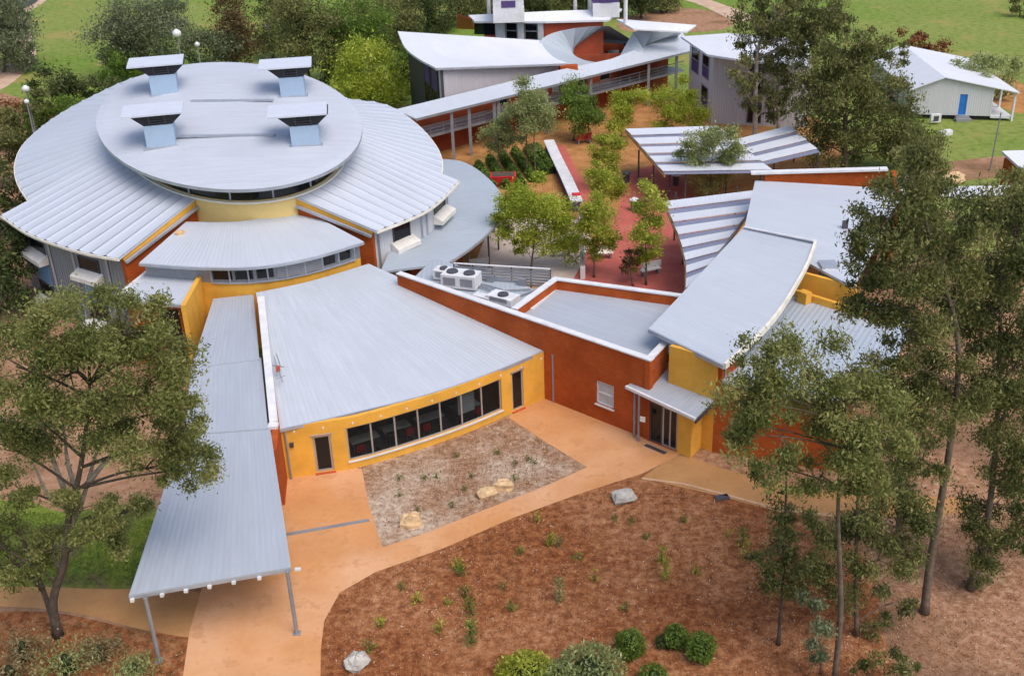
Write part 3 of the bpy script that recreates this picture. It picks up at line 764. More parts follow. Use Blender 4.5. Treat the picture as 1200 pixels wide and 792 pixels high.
Wall([ap[1] + Vector((.4, 0, 0)), aw0], 0, 4.55, 0.2).build('annexe_wall', 'brick', ann)

# ================================================================== LOW GREY ROOF EAST OF THE HALL
low = thing('lean_to_roof', 'low grey curved roof wrapping the right side of the round hall', 'roof', at(500, 300, 0))
lo_out = smooth_line(atl([(505, 186, 3.5), (540, 189, 3.5), (566, 204, 3.5), (586, 226, 3.45), (590, 244, 3.4), (578, 266, 3.4), (552, 289, 3.4), (522, 309, 3.4)]), 5)
lo_in = [Vector((p.x, p.y, 3.9)) for p in (at(480, 190, 3.9), at(500, 235, 3.9), at(470, 262, 3.9), at(446, 318, 3.9))]
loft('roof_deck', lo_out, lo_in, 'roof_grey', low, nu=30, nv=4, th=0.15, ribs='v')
m_ = MB()
for a, b in zip(lo_out, lo_out[1:]): m_.bar(a + Vector((0, 0, -.12)), b + Vector((0, 0, -.12)), 0.14, 0.18)
m_.build('roof_gutter', 'gutter', low)
for p in resample(lo_out, 8): post('roof_post', p + (cen - p).xy.to_3d().normalized() * .5, 0, p.z - .1, 0.07, 'dark_steel', low)
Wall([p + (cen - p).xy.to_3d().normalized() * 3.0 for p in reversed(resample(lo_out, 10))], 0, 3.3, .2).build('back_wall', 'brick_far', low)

# ================================================================== FRONT WING
wing = thing('front_wing', 'wedge-shaped front wing with broad ribbed grey roof and yellow window facade', 'building', at(480, 530, 0))
we = smooth_line(atl([(324, 503, 3.12), (400, 486, 3.12), (500, 461.5, 3.12), (580, 434, 3.12), (648, 405.5, 3.12)]), 6)
wr = smooth_line(atl([(300, 343, 4.35), (365, 329, 4.35), (432, 309, 4.35)]), 8)
loft('wing_roof', we, wr, 'roof_fine', wing, nu=31, nv=6, th=0.16)
m_ = MB()
for a, b in zip(we, we[1:]): m_.bar(a + Vector((0, 0, -.10)), b + Vector((0, 0, -.10)), 0.15, 0.17)
m_.build('eave_gutter', 'gutter', wing)
fb = [at(x, y, 0) for x, y in ((336, 561), (390, 553), (424, 547), (480, 530.5), (540, 510), (590, 489), (641, 466))]
WF = Wall(smooth_line(fb, 3), 0, 3.08, 0.25)
def ws(px, py): return WF.hit(px, py)[0]
w0, w1 = ws(407, 520), ws(588, 465)
zs_, zh_ = 0.52, 2.52
d0, d1 = ws(368, 530), ws(389.5, 528)
e0, e1 = ws(600, 455), ws(613, 448)
WF.build('facade', 'yellow', wing, [(w0, w1, zs_, zh_), (d0, d1, 0.12, 2.30), (e0, e1, 0.12, 2.55)])
WF.window(wing, w0, w1, zs_, zh_, 7, 1, fr=0.09, inset=0.08, glass='glass_clear', frame='alu')
WF.window(wing, d0, d1, 0.12, 2.30, 1, 1, fr=0.12, inset=0.05, glass='glass', frame='alu', sill=False, name='door')
WF.window(wing, e0, e1, 0.12, 2.55, 1, 1, fr=0.09, inset=0.05, glass='glass', frame='alu', sill=False, name='door')
for (a, b, z) in ((d0, d1, 2.36), (e0, e1, 2.61)):
    m_ = MB(); m_.bar(WF.P(a - .08, .02, z), WF.P(b + .08, .02, z), .08, .08); m_.build('door_head', 'alu', wing)
for (a, b) in ((d0, d1), (e0, e1)):
    m_ = MB(); m_.bar(WF.P(a - .06, .05, .05), WF.P(b + .06, .05, .05), .14, .09); m_.build('door_step', 'terracotta', wing)
n_b = 11
for k in range(n_b):          # rafter ends under the eave
    s_ = WF.d[-1] * (k + .5) / n_b; p = WF.P(s_, 0.42); m_ = MB(); m_.box((p.x, p.y, 2.95), 0.07, 0.10, 0.07); m_.build('soffit_light', 'white', wing)
# the room behind the glass
inl = [WF.P(WF.d[-1] * k / 12, -6.0, 0.03) for k in range(13)]
fr_ = [WF.P(WF.d[-1] * k / 12, -0.26, 0.03) for k in range(13)]
m_ = MB()
for k in range(12): m_.quad(fr_[k], fr_[k + 1], inl[k + 1], inl[k])
m_.build('room_floor', 'carpet', wing)
Wall([(p.x, p.y) for p in inl], 0, 3.1, 0.2).build('room_back_wall', 'inner_wall', wing)
# white box gutter on the edge towards the canopy, and the brick blade below it
bg = atl([(306, 350, 4.55), (321, 496, 3.42)])
m_ = MB(); m_.bar(bg[0], bg[1], 0.42, 0.30); m_.build('box_gutter', 'white', wing)
m_ = MB(); m_.box((bg[1].x, bg[1].y - .25, 3.0), 0.5, 0.45, 0.5); m_.build('rainwater_head', 'white', wing)
m_ = MB(); m_.box((bg[1].x, bg[1].y - .49, 3.18), 0.25, 0.03, 0.18); m_.build('overflow_slot', 'terracotta', wing)
b0, b1 = at(334, 592, 0), at(337, 561, 0)
Wall([Vector((b0.x, b0.y, 0)), Vector((b1.x, b1.y, 0)), Vector((wr[0].x + .3, wr[0].y, 0))], 0, [3.28, 3.36, 4.3], 0.34).build('blade_wall', 'brick', wing)
p = WF.P(0.25, .12); post('downpipe', p, 0, 3.0, 0.05, 'steel', wing)
m_ = MB(); pa = WF.P(0.5, 0.03, 1.9); m_.box((pa.x, pa.y, 1.9), .2, .15, .25); m_.build('wall_lamp', 'dark_steel', wing)
# aerial lying on the roof
aer = thing('roof_aerial', 'small thin metal aerial frame on the wing roof beside white gutter', 'aerial', at(327, 432, 3.9))
for a, b in (((321, 418, 4.05), (331, 447, 3.95)), ((324, 415, 4.3), (329, 430, 3.95)), ((319, 428, 4.0), (333, 430, 4.0)), ((323, 444, 3.95), (334, 440, 3.95))):
    m_ = MB(); m_.tube([at(*a), at(*b)], [.03, .03], 6); m_.build('rod', 'steel', aer)
m_ = MB(); q = at(326, 433, 3.98); m_.box((q.x, q.y, q.z - .1), .2, .2, .3); m_.build('bracket', 'terracotta', aer)
# furniture seen through the glass
def put(fn, s, back): q = WF.P(s, -back, 0.03); return q
for i, (f, bk) in enumerate(((0.14, 1.6), (0.36, 1.8), (0.58, 1.7), (0.84, 1.5))):
    q = WF.P(w0 + (w1 - w0) * f, -bk, 0.03)
    t = thing('table', ['pale table behind the leftmost window panes of the yellow wing', 'pale table behind the second window of the yellow wing from the left',
                        'pale table behind the middle windows of the yellow wing', 'pale table behind the rightmost window panes of the yellow wing'][i], 'table', q, 'tables inside the front wing')
    m_ = MB(); m_.box((q.x, q.y, .73), 1.6, .75, .04, .5); m_.build('tabletop', 'white' if i > 1 else 'cream', t)
    for sx_, sy_ in ((-.7, -.3), (.7, -.3), (.7, .3), (-.7, .3)):
        m_ = MB(); m_.box((q.x + sx_ * .88 - sy_ * .48, q.y + sx_ * .48 + sy_ * .88, .03), .05, .05, .70); m_.build('leg', 'steel', t)
    for j in range(2):
        cx, cy = q.x + (j - .5) * .9 + .3, q.y - .55 + (j - .5) * .5
        ch = thing('chair', ['red', 'dark'][(i + j) % 2] + ' chair at the ' + ['leftmost', 'second', 'third', 'rightmost'][i] + ' table behind the wing windows', 'chair', (cx, cy, .03), 'chairs inside the front wing')
        mt = 'red_paint' if (i + j) % 2 == 0 else 'dark_steel'
        m_ = MB(); m_.box((cx, cy, .44), .45, .45, .05, .5); m_.build('seat', mt, ch)
        m_ = MB(); m_.box((cx + .1, cy - .2, .52), .45, .05, .38, .5); m_.build('backrest', mt, ch)
        for sx_, sy_ in ((-.2, -.2), (.2, -.2), (.2, .2), (-.2, .2)):
            m_ = MB(); m_.box((cx + sx_ * .88 - sy_ * .48, cy + sx_ * .48 + sy_ * .88, .03), .03, .03, .41); m_.build('leg', 'steel', ch)
sb = w0 + (w1 - w0) * (5.02 / 7); se = w0 + (w1 - w0) * (5.85 / 7)
bl = Wall([WF.P(sb, -.5), WF.P(se, -.5)], 0.95, 2.6, 0.03).build('white_screen', 'white', None)
tagp(bl, 'white screen standing behind the second-last window pane of the yellow wing', 'screen')

# ================================================================== ENTRY CANOPY
can = thing('entry_canopy', 'long stepped grey sheet-metal canopy on slim posts leading to the hall', 'canopy', at(250, 690, 0))
cs = [[(250, 350, 3.80), (297, 345, 3.80), (304, 421, 3.72), (224, 431, 3.72)],
      [(224, 428, 3.66), (306, 419, 3.66), (314, 502, 3.58), (216, 509, 3.58)],
      [(214.5, 505, 3.50), (316, 498, 3.50), (341, 664, 3.42), (151, 697, 3.42)]]
for q in cs:
    a, b, c, d = atl(q); loft('roof_section', [a, b], [d, c], 'roof_old', can, nu=5, nv=5, th=0.10)
a, d = at(151, 697, 3.36), at(341, 664, 3.36)
m_ = MB(); m_.bar(a + Vector((0, 0, -.08)), d + Vector((0, 0, -.08)), 0.14, 0.20); m_.build('front_gutter', 'gutter', can)
for f in (0.02, 0.20, 0.345, 0.49, 0.64, 0.80, 0.975):
    p = a.lerp(d, f); m_ = MB(); m_.box((p.x, p.y - .1, p.z - .26), .15, .15, .13); m_.build('soffit_light', 'white', can)
for f, pb in ((0.12, (187, 774)), (0.985, (348, 742))):
    p = at(*pb, 0); post('post', p, 0, 3.3, 0.085, 'steel', can)
    m_ = MB(); m_.box((p.x, p.y, 0.0), .32, .32, .04); m_.build('post_base', 'steel', can)
e_, f_ = at(214, 507, 3.4), at(150, 697, 3.3)
m_ = MB(); m_.bar(e_ + Vector((.15, 0, -.12)), f_ + Vector((.15, .2, -.1)), .12, .2); m_.build('edge_beam', 'dark_steel', can)
for t_ in (0.30, 0.62):
    p = e_.lerp(f_, t_); post('post', p + Vector((.3, 0, 0)), 0, 3.3, .06, 'terracotta', can)
m_ = MB(); p = at(349, 666, 3.3); m_.box((p.x, p.y, 3.22), .25, .12, .1); m_.build('spotlight', 'white', can)
dr = MB(); dr.bar(at(336, 626, .03), at(433, 609, .03), .22, .03)
tagp(dr.build('drain_grate', 'steel'), 'narrow grey drain grate across the tan forecourt paving', 'drain')

# ================================================================== BRICK BLOCK
brk = thing('brick_block', 'orange-red brick block with white-capped parapets and sunken grey flat roof', 'building', at(758, 515, 0))
kc = at(762, 422, 4.87); kl = at(465, 320, 4.87); k2 = at(600, 361, 4.87)
kd = (kl - kc); kd.normalize()
RW = Wall([kl, kc], 0, 4.80, 0.3)
s0, zt = RW.hit(698.5, 447); s1, zb = RW.hit(719, 480)
zt = RW.hit(709, 449)[1]; zb = RW.hit(709, 476)[1]
RW.build('front_wall', 'brick', brk, [(s0, s1, zb, zt)])
RW.window(brk, s0, s1, zb, zt, 1, 2, fr=0.10, inset=0.08, glass=['glass_pale', 'glass_pale'], frame='white')
kb_ = at(650, 325, 4.87); kr = at(803, 345.5, 4.87); ke = at(783, 400, 4.87)
Wall([kb_, k2 + kd * .01], 3.6, 4.80, .28).build('cross_wall', 'brick', brk)
Wall([kr, kb_], 0, 4.80, .28).build('back_wall', 'brick', brk)
Wall([kc, ke], 0, 4.80, .3).build('end_wall', 'brick', brk)
for nm, a, b, w in (('coping', kl, kc + kd * -.05, .42), ('coping', kb_, k2, .40), ('coping', kr, kb_, .40), ('coping', kc, ke, .40)):
    d_ = (b - a).normalized(); n_ = Vector((d_.y, -d_.x, 0)) * -.13
    zz = 4.805 + (0.004 if w == .42 else 0.0) + (0.006 if a is kr else 0)
    m_ = MB(); m_.bar(Vector((a.x, a.y, zz + .04)) + n_, Vector((b.x, b.y, zz + .04)) + n_, w, .08); m_.build(nm, 'white', brk)
sheet('flat_roof', [k2, kc, ke, at(800, 400, 4.3), kr, kb_], 'roof_old', brk, z=4.2, th=.1, uvdir=(kd.x, kd.y, 0))
m_ = MB(); m_.bar(at(655, 334, 4.23), at(622, 362, 4.23), .3, .06); m_.build('roof_trim', 'white', brk)
# plant deck behind the parapet
pd = [kl + Vector((.3, .4, 0)), k2 + Vector((-.3, .6, 0)), kb_ + Vector((-.3, 0, 0)), kb_ + Vector((-3.2, 3.0, 0)), kl + Vector((2.0, 5.0, 0))]
sheet('plant_deck', pd, 'roof_grey', brk, z=3.7, th=.2)
p = at(643, 466, 0); post('downpipe', p + Vector((.25, -.55, 0)), 0, 3.1, .06, 'steel', brk)
p = at(743, 511, 0); post('downpipe', p + Vector((0, -.1, 0)), 0, 3.0, .07, 'steel', brk)
m_ = MB(); q = RW.P(s1 + .25, .06, 0); 
# louvre screen behind the plant
scn = thing('louvre_screen', 'grey slatted louvre screen behind the white air conditioning units', 'screen', kb_ + Vector((-2.2, 2.2, -4.87)))
sa, sb_ = at(532, 315, 4.4), at(645, 322, 4.4)
for k in range(6):
    m_ = MB(); z_ = 3.6 + k * .19; m_.bar(Vector((sa.x, sa.y, z_)), Vector((sb_.x, sb_.y, z_)), .05, .13); m_.build('slat', 'steel', scn)
for k in range(6):
    p = sa.lerp(sb_, k / 5); post('screen_post', Vector((p.x, p.y + .08, 0)), 0, 4.75, .05, 'dark_steel', scn)
m_ = MB(); m_.bar(Vector((sa.x, sa.y, 4.79)), Vector((sb_.x, sb_.y, 4.79)), .12, .06); m_.build('top_rail', 'white', scn)
# air conditioning units
def ac(px, py, w, d, h, rz, label, fans):
    c = at(px, py, 3.7); t = thing('air_conditioner', label, 'air conditioner', c, 'rooftop air conditioning units')
    m_ = MB(); m_.box(c + Vector((0, 0, .12)), w, d, h, rz); m_.build('casing', 'white', t)
    m_ = MB(); m_.box(c, w * .9, d * .9, .13, rz); m_.build('base_frame', 'steel', t)
    ca, sa_ = math.cos(rz), math.sin(rz)
    for k in range(fans):
        x = (k - (fans - 1) / 2) * w / fans; q = c + Vector((x * ca, x * sa_, h + .12))
        m_ = MB(); m_.tube([q, q + Vector((0, 0, .10))], [d * .32, d * .30], 14); m_.build('fan_grille', 'dark_steel', t)
    for k in range(fans):
        x = (k - (fans - 1) / 2) * w / fans; q = c + Vector((x * ca + d / 2 * sa_ * 1.01, x * sa_ - d / 2 * ca * 1.01, .3))
        m_ = MB(); m_.box(q, w / fans * .7, .03, h * .6, rz); m_.build('coil_grille', 'steel', t)
ac(541, 336, 2.3, 1.2, .85, -.35, 'larger white rooftop air conditioner left of the cross parapet', 2)
ac(590, 355, 1.8, 1.1, .42, -.6, 'low white rooftop air conditioner next to the brick cross parapet', 1)
ac(521, 327, 1.2, .9, .6, -.35, 'small white rooftop air conditioner nearest the round hall', 1)
m_ = MB(); q = at(566, 352, 3.72); m_.box(q, 1.2, .6, .35, -.6)
tagp(m_.build('duct_box', 'white'), 'small plain white duct box between the rooftop air conditioners', 'duct')
pp = thing('roof_pipework', 'grey pipes running between the white rooftop air conditioners', 'pipework', at(560, 345, 3.72))
for pl in ([(530, 322), (552, 332), (575, 340)], [(556, 330), (590, 340), (622, 338)], [(600, 350), (625, 340), (640, 333)], [(545, 345), (570, 356)]):
    m_ = MB(); m_.tube([at(x, y, 3.85) for x, y in pl], [.06] * len(pl), 6); m_.build('pipe', 'steel', pp)
for x, y in ((575, 330), (612, 334), (556, 322)):
    m_ = MB(); q = at(x, y, 3.7); m_.box(q, .5, .35, .45, -.4); m_.build('pump_box', 'steel', pp)

# ================================================================== ENTRANCE BUILDING WITH CURVED ROOF
ent = thing('entrance_building', 'building with sweeping curved grey roof and yellow corner entrance', 'building', at(820, 520, 0))
c_fl, c_fr = at(760, 385, 5.35), at(848, 427.5, 5.6)
left_e = smooth_line(atl([(760, 385, 5.35), (800, 343, 5.75), (838, 302, 6.2), (872, 266, 6.6)]), 5)
right_e = smooth_line(atl([(848, 427.5, 5.6), (883, 397, 5.75), (910, 367, 5.95), (932, 333, 6.3), (946, 307, 6.7), (955, 282, 7.2)]), 5)
loft('curved_roof', left_e, right_e, 'roof', ent, nu=26, nv=8, th=0.18, ribs='v', smooth=True)
m_ = MB()
for a, b in zip(right_e, right_e[1:]): m_.bar(a + Vector((.05, 0, -.08)), b + Vector((.05, 0, -.08)), .14, .34)
m_.build('verge_trim', 'cream', ent)
m_ = MB(); m_.bar(c_fl + Vector((0, -.05, -.1)), c_fr + Vector((0, -.05, -.1)), .12, .22); m_.build('eave_gutter', 'gutter', ent)
m_ = MB(); m_.bar(at(872, 266, 6.68), at(955, 282.5, 7.28), .25, .08); m_.build('ridge_flashing', 'white', ent)
# rear roof
loft('rear_roof', atl([(872, 268, 6.2), (885, 211.5, 6.3)]), atl([(1000, 336, 5.9), (1062, 222, 6.3)]), 'roof', ent, nu=6, nv=6, th=.15, ribs='v')
rf = atl([(925, 316, 5.9), (1003, 337, 5.9)])
Wall([at(936, 321, 5.6), at(1003, 338, 5.6)], 3.5, 5.72, .25).build('yellow_wall', 'yellow', ent)
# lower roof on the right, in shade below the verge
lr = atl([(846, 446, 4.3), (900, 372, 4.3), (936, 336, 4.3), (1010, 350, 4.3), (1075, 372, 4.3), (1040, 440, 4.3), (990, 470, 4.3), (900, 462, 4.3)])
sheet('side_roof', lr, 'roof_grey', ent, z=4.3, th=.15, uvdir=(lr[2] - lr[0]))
pA, pB, pC = at(932, 340, 4.75), at(1000, 361, 4.75), at(1045, 372, 4.75)
Wall([pA, pB, pC], 4.3, 4.72, .25).build('yellow_parapet', 'yellow', ent)
Wall([at(934, 352, 4.4), at(944, 356, 4.4)], 4.32, 5.0, .5).build('yellow_pier', 'yellow', ent)
# boxy roof flue
fl = at(968, 337, 4.6); m_ = MB(); m_.box((fl.x, fl.y, 4.3), .85, .85, 1.45); flo = m_.build('roof_flue', 'steel', ent)
m_ = MB(); m_.box((fl.x, fl.y, 5.75), 1.0, 1.0, .42); m_.build('flue_head', 'gutter', flo)
m_ = MB(); m_.box((fl.x, fl.y - .502, 5.83), .62, .02, .2); m_.build('flue_vent', 'white', flo)
# small dish on the rear roof
d_ = at(990, 267, 6.15); m_ = MB(); m_.box((d_.x, d_.y, 6.1), .3, .3, .5); m_.build('roof_cowl', 'dark_steel', ent)
# walls below
y1, y2 = at(783, 407, 5.2), at(838, 425, 5.4)
up0, up1 = at(784, 420, 4.6), at(839, 440, 4.6)
Wall([up0, up1], 0, [5.35, 5.55], .25).build('upper_yellow_wall', 'yellow', ent)
Wall([up1, at(1000, 470, 4.2)], 0, 4.2, .25).build('side_wall', 'brick', ent)
Wall([up1 + Vector((.3, .02, 0)), at(866, 412, 5.2)], 0, 5.3, .25).build('side_wall', 'brick', ent)
post('downpipe', at(849, 443, 4.2) + Vector((0, -.15, 0)), 0, 5.5, .05, 'gutter', ent)
# porch: canopy, glazed doors, yellow corner
pc = atl([(733.5, 452, 3.05), (815, 490, 3.05), (856, 449, 3.25), (783, 424, 3.25)])
loft('porch_roof', [pc[0], pc[1]], [pc[3], pc[2]], 'roof_old', ent, nu=5, nv=5, th=.14)
m_ = MB(); m_.bar(pc[0] + Vector((0, 0, -.06)), pc[1] + Vector((0, 0, -.06)), .14, .16); m_.build('porch_gutter', 'white', ent)
m_ = MB(); m_.bar(pc[1] + Vector((0, 0, -.2)), pc[2] + Vector((0, 0, -.2)), .08, .24); m_.build('porch_fascia', 'dark_steel', ent)
g0, g1, g2, g3 = at(758, 516, 0), at(793, 530, 0), at(809, 537, 0), at(838, 507, 0)
GW = Wall([g0, g1], 0, 2.95, .2)
L_ = GW.d[-1]
GW.build('porch_wall', 'brick', ent, [(.12, L_ - .02, .06, 2.45)])
GW.window(ent, .12, .12 + (L_ - .14) * .45, .06, 2.45, 1, 1, fr=.08, inset=.06, glass='glass', frame='dark_steel', sill=False, name='open_door')
GW.window(ent, .12 + (L_ - .14) * .46, L_ - .02, .06, 2.45, 2, 1, fr=.09, inset=.05, glass='glass', frame='alu', sill=False, name='glazed_door')
Wall([g1, g2, g3], 0, 2.9, .25).build('yellow_corner_wall', 'yellow', ent)
Wall([g3, at(860, 470, 2.0)], 0, 2.9, .25).build('side_wall', 'brick', ent)
post('porch_post', at(748, 517, 0), 0, 2.85, .06, 'steel', ent)
m_ = MB(); q = at(753, 494, 1.4); m_.box(q, .3, .06, .3, -.5); m_.build('notice_plate', 'cream', ent)
m_ = MB(); m_.bar(at(756, 521, .03), at(780, 531, .03), .25, .03)
tagp(m_.build('door_grate', 'dark_steel'), 'dark grate strip at the foot of the side entrance doors', 'grate')
# brick gable wall behind the rear roof
gb = thing('brick_gable_wall', 'long low orange brick wall with white capping behind the curved-roof building', 'wall', at(960, 215, 0).xy.to_3d())
ga, gbb, gcc = at(897, 203, 6.9), at(1040, 198, 7.2), at(1052, 221, 7.0)
Wall([ga, gbb], 0, [6.75, 7.1], .3).build('wall', 'brick', gb)
m_ = MB(); m_.bar(at(880, 202.5, 6.9), Vector((gbb.x, gbb.y, 7.2)), .6, .14); m_.build('capping', 'white', gb)
Wall([gbb + Vector((.3, .1, 0)), gcc], 0, [7.05, 6.2], .3).build('return_wall', 'brick', gb)

# ================================================================== COURTYARD SHELTERS
def shelter(label, left, right, posts, dark=0.22, bz=0.0):
    t = thing('shade_shelter', label, 'shelter', at(*posts[0], 0), 'striped courtyard shelters')
    n = len(left) - 1
    A, B = atl(left), atl(right)
    for k in range(n):
        a0, a1, b0, b1 = A[k], A[k + 1], B[k], B[k + 1]
        c0, c1 = a0.lerp(a1, 1 - dark), b0.lerp(b1, 1 - dark)
        up = Vector((0, 0, .14))
        loft('roof_panel', [a0, b0], [c0 + up * .6, c1 + up * .6], 'roof_shelter', t, nu=3, nv=3, th=.06, ribs='v')
        loft('shadow_strip', [c0 - up * .2, c1 - up * .2], [a1 - up * .2, b1 - up * .2], 'poly', t, nu=2, nv=2, th=.03)  # dark strip paints the shadow in the gap below each roof sheet
    for line in (A, B):
        m_ = MB()
        for a, b in zip(line, line[1:]): m_.bar(a - Vector((0, 0, .2)), b - Vector((0, 0, .2)), .14, .18)
        m_.build('edge_beam', 'timber' if line is A else 'steel', t)
    for p in posts:
        q = at(*p, 0); zt = min(A[0].z, A[-1].z) - .1; post('post', q, 0, zt, .075, 'dark_steel', t)
    return t
def lerp_px(a, b, n): return [tuple(a[i] + (b[i] - a[i]) * k / n for i in range(3)) for k in range(n + 1)]
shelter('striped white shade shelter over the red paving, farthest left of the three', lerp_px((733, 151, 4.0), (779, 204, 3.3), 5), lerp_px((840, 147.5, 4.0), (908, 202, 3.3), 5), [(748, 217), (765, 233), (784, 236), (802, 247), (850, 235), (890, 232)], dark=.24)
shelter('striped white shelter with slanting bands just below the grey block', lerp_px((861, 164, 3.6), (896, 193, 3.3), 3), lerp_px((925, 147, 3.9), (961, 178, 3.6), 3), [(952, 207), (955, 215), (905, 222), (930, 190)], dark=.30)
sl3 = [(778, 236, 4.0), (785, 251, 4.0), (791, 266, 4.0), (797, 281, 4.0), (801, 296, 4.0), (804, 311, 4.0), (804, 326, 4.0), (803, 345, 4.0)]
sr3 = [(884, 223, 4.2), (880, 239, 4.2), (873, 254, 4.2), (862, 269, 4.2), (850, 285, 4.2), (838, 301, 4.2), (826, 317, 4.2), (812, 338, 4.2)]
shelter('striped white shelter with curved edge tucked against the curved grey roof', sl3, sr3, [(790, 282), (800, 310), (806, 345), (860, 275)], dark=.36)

# ================================================================== COVERED WALKWAY AND BACK BUILDINGS
wk = thing('covered_walkway', 'long sloping covered walkway with grey posts, brick wall and upper balustrade', 'walkway', at(640, 170, 0))
wA = atl([(463, 128.5, 5.5), (560, 105, 5.6), (633, 87, 5.7), (690, 75, 5.7), (716, 69.5, 5.7), (748, 57, 5.8), (800, 38, 6.0)]); wB = atl([(487, 139, 5.0), (812, 59, 5.0)])
loft('walkway_roof', wA, [wB[0], wB[1]], 'roof', wk, nu=30, nv=3, th=.15, ribs='v')
m_ = MB(); m_.bar(wB[0] + Vector((0, 0, -.12)), wB[1] + Vector((0, 0, -.12)), .16, .22); m_.build('fascia', 'steel', wk)
wd = (wB[1] - wB[0]).normalized(); wn_ = Vector((-wd.y, wd.x, 0)).normalized()
WL = (wB[1] - wB[0]).length
def wp(s, off, z=0): q = wB[0] + wd * s + wn_ * off; return Vector((q.x, q.y, z))
ww = Wall([wp(-1, 3.6), wp(WL, 3.6)], 0, 5.0, .25)
ops = []
for s_ in (13.5, 17.5, 21, 24.5, 28, 31.5): ops.append((s_, s_ + 1.6, 2.9, 4.6))
for s_ in (16, 26.0): ops.append((s_, s_ + 1.4, .1, 2.3))
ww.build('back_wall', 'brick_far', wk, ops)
for o in ops: ww.window(wk, o[0], o[1], o[2], o[3], 1, 1, fr=.08, glass='glass', frame='steel', sill=False, name='window' if o[2] > 1 else 'door')
m_ = MB(); q = [wp(-1, 1.2, 2.45), wp(WL, 1.2, 2.45), wp(WL, 3.55, 2.45), wp(-1, 3.55, 2.45)]
m_.hexa(q + [x + Vector((0, 0, .25)) for x in q]); m_.build('upper_deck', 'steel', wk)
for z_ in (3.0, 3.3, 3.62):
    m_ = MB(); m_.bar(wp(-1, 1.2, z_), wp(WL, 1.2, z_), .06, .10 if z_ > 3.5 else .05); m_.build('handrail', 'steel', wk)
for k in range(26):
    m_ = MB(); p = wp(-.5 + k * WL / 25.5, 1.22, 2.7); m_.box(p, .06, .06, .95); m_.build('baluster', 'steel', wk)
for px in ((536, 189), (570, 188), (603, 181), (619, 183), (664, 164), (700, 145), (766, 126), (803, 118)):
    q = at(*px, 0); s_ = (q - wB[0]).dot(wd); post('post', wp(s_, .35), 0, 5.0, .14, 'steel', wk, square=True)

blk = thing('left_back_block', 'back building with white swept roof and pale ribbed wall behind the walkway', 'building', at(580, 120, 3).xy.to_3d())
jl = smooth_line(atl([(466, 37, 8.6), (474, 55, 8.2), (489, 68, 8.0), (510, 79.5, 8.0)]), 5)
jr = smooth_line(atl([(632, 47.5, 7.2), (640, 59, 6.6), (650, 68, 6.2), (664, 74, 6.05)]), 5)
loft('swept_roof', jl, jr, 'roof_white', blk, nu=16, nv=8, th=.2, ribs='u', mid=lambda u, v: -.0)
j0, j1 = jl[-1] + Vector((.4, .7, 0)), jr[-1] + Vector((-.8, .8, 0))
JW = Wall([j0, j1], 0, [7.75, 5.85], .3); JW.build('front_wall', 'lilac_wall', blk)
m_ = MB(); m_.bar(jl[-1] + Vector((0, 0, -.15)), jr[-1] + Vector((0, 0, -.15)), .16, .2); m_.build('eave_gutter', 'gutter', blk)
for k in range(8):
    p = j0.lerp(j1, (k + .5) / 8.5); m_ = MB(); m_.box((p.x, p.y - .2, 7.5 - 1.9 * (k + .5) / 8.5), .5, .1, .22); m_.build('eave_bracket', 'gutter', blk)
jb = jl[0] + Vector((1.0, -1.0, 0))
JE = Wall([Vector((jb.x, jb.y, 0)), Vector((j0.x, j0.y, 0))], 0, [7.9, 7.75], .3)
JE.build('end_wall', 'dark_steel', blk)
L_ = JE.d[-1]
for a, b in ((.52, .70), (.74, .92)):
    JE.window(blk, L_ * a, L_ * b, 1.0, 7.2, 1, 3, fr=.12, proud=True, glass=['purple', 'glass', 'purple'], frame='dark_steel', sill=False)
m_ = MB(); q = at(670, 80, 5.6); m_.box((q.x - .3, q.y, 4.6), 1.8, 1.0, 1.3); m_.build('brick_end', 'brick', blk)
# ring-shaped roof round a light well
cone = thing('ring_roof_building', 'round grey roof with an open oval light well behind the walkway', 'building', at(712, 60, 5.9).xy.to_3d())
on_ = [(636, 60, 6.5), (632, 50, 7.1), (645, 40, 7.7), (675, 33, 8.0), (705, 31, 8.1), (745, 32, 8.0), (785, 36, 7.4), (806, 38, 6.3), (784, 46, 5.6), (756, 57, 4.9), (724, 70, 4.8), (695, 80, 4.8), (664, 82, 5.2)]
on_ = smooth_line(atl(on_ + [on_[0]]), 4)[:-1]
cc_ = at(713, 60, 5.5)
inn_ = [at(713 + 42 * math.cos(2 * math.pi * k / 64), 60.5 + 13.5 * math.sin(2 * math.pi * k / 64), 5.6 - .9 * max(0, math.sin(2 * math.pi * k / 64))) for k in range(64)]
angs = sorted(((math.atan2(p.y - cc_.y, p.x - cc_.x), p) for p in on_), key=lambda t_: t_[0])
def outer_at(a):
    for k in range(len(angs)):
        a0, p0 = angs[k - 1]; a1, p1 = angs[k]
        if k == 0: a0 -= 2 * math.pi
        if a0 <= a <= a1: return p0.lerp(p1, (a - a0) / max(1e-6, a1 - a0))
    a0, p0 = angs[-1]; a1, p1 = angs[0]; return p0.lerp(p1, (a - a0) / max(1e-6, a1 + 2 * math.pi - a0))
ia = [(math.atan2(p.y - cc_.y, p.x - cc_.x), p) for p in inn_]
m_ = MB()
for k in range(64):
    (a0, p0), (a1, p1) = ia[k], ia[(k + 1) % 64]; q0, q1 = outer_at(a0), outer_at(a1)
    q = [q0, q1, p1, p0]
    if (q[1] - q[0]).cross(q[2] - q[0]).z < 0: q.reverse()
    m_.quad(*q, uv=[(k * .5, 0), (k * .5 + .5, 0), (k * .5 + .5, 5), (k * .5, 5)])
    m_.quad(p0, p1, p1 - Vector((0, 0, .35)), p0 - Vector((0, 0, .35)))
m_.build('ring_roof', 'roof_grey', cone)
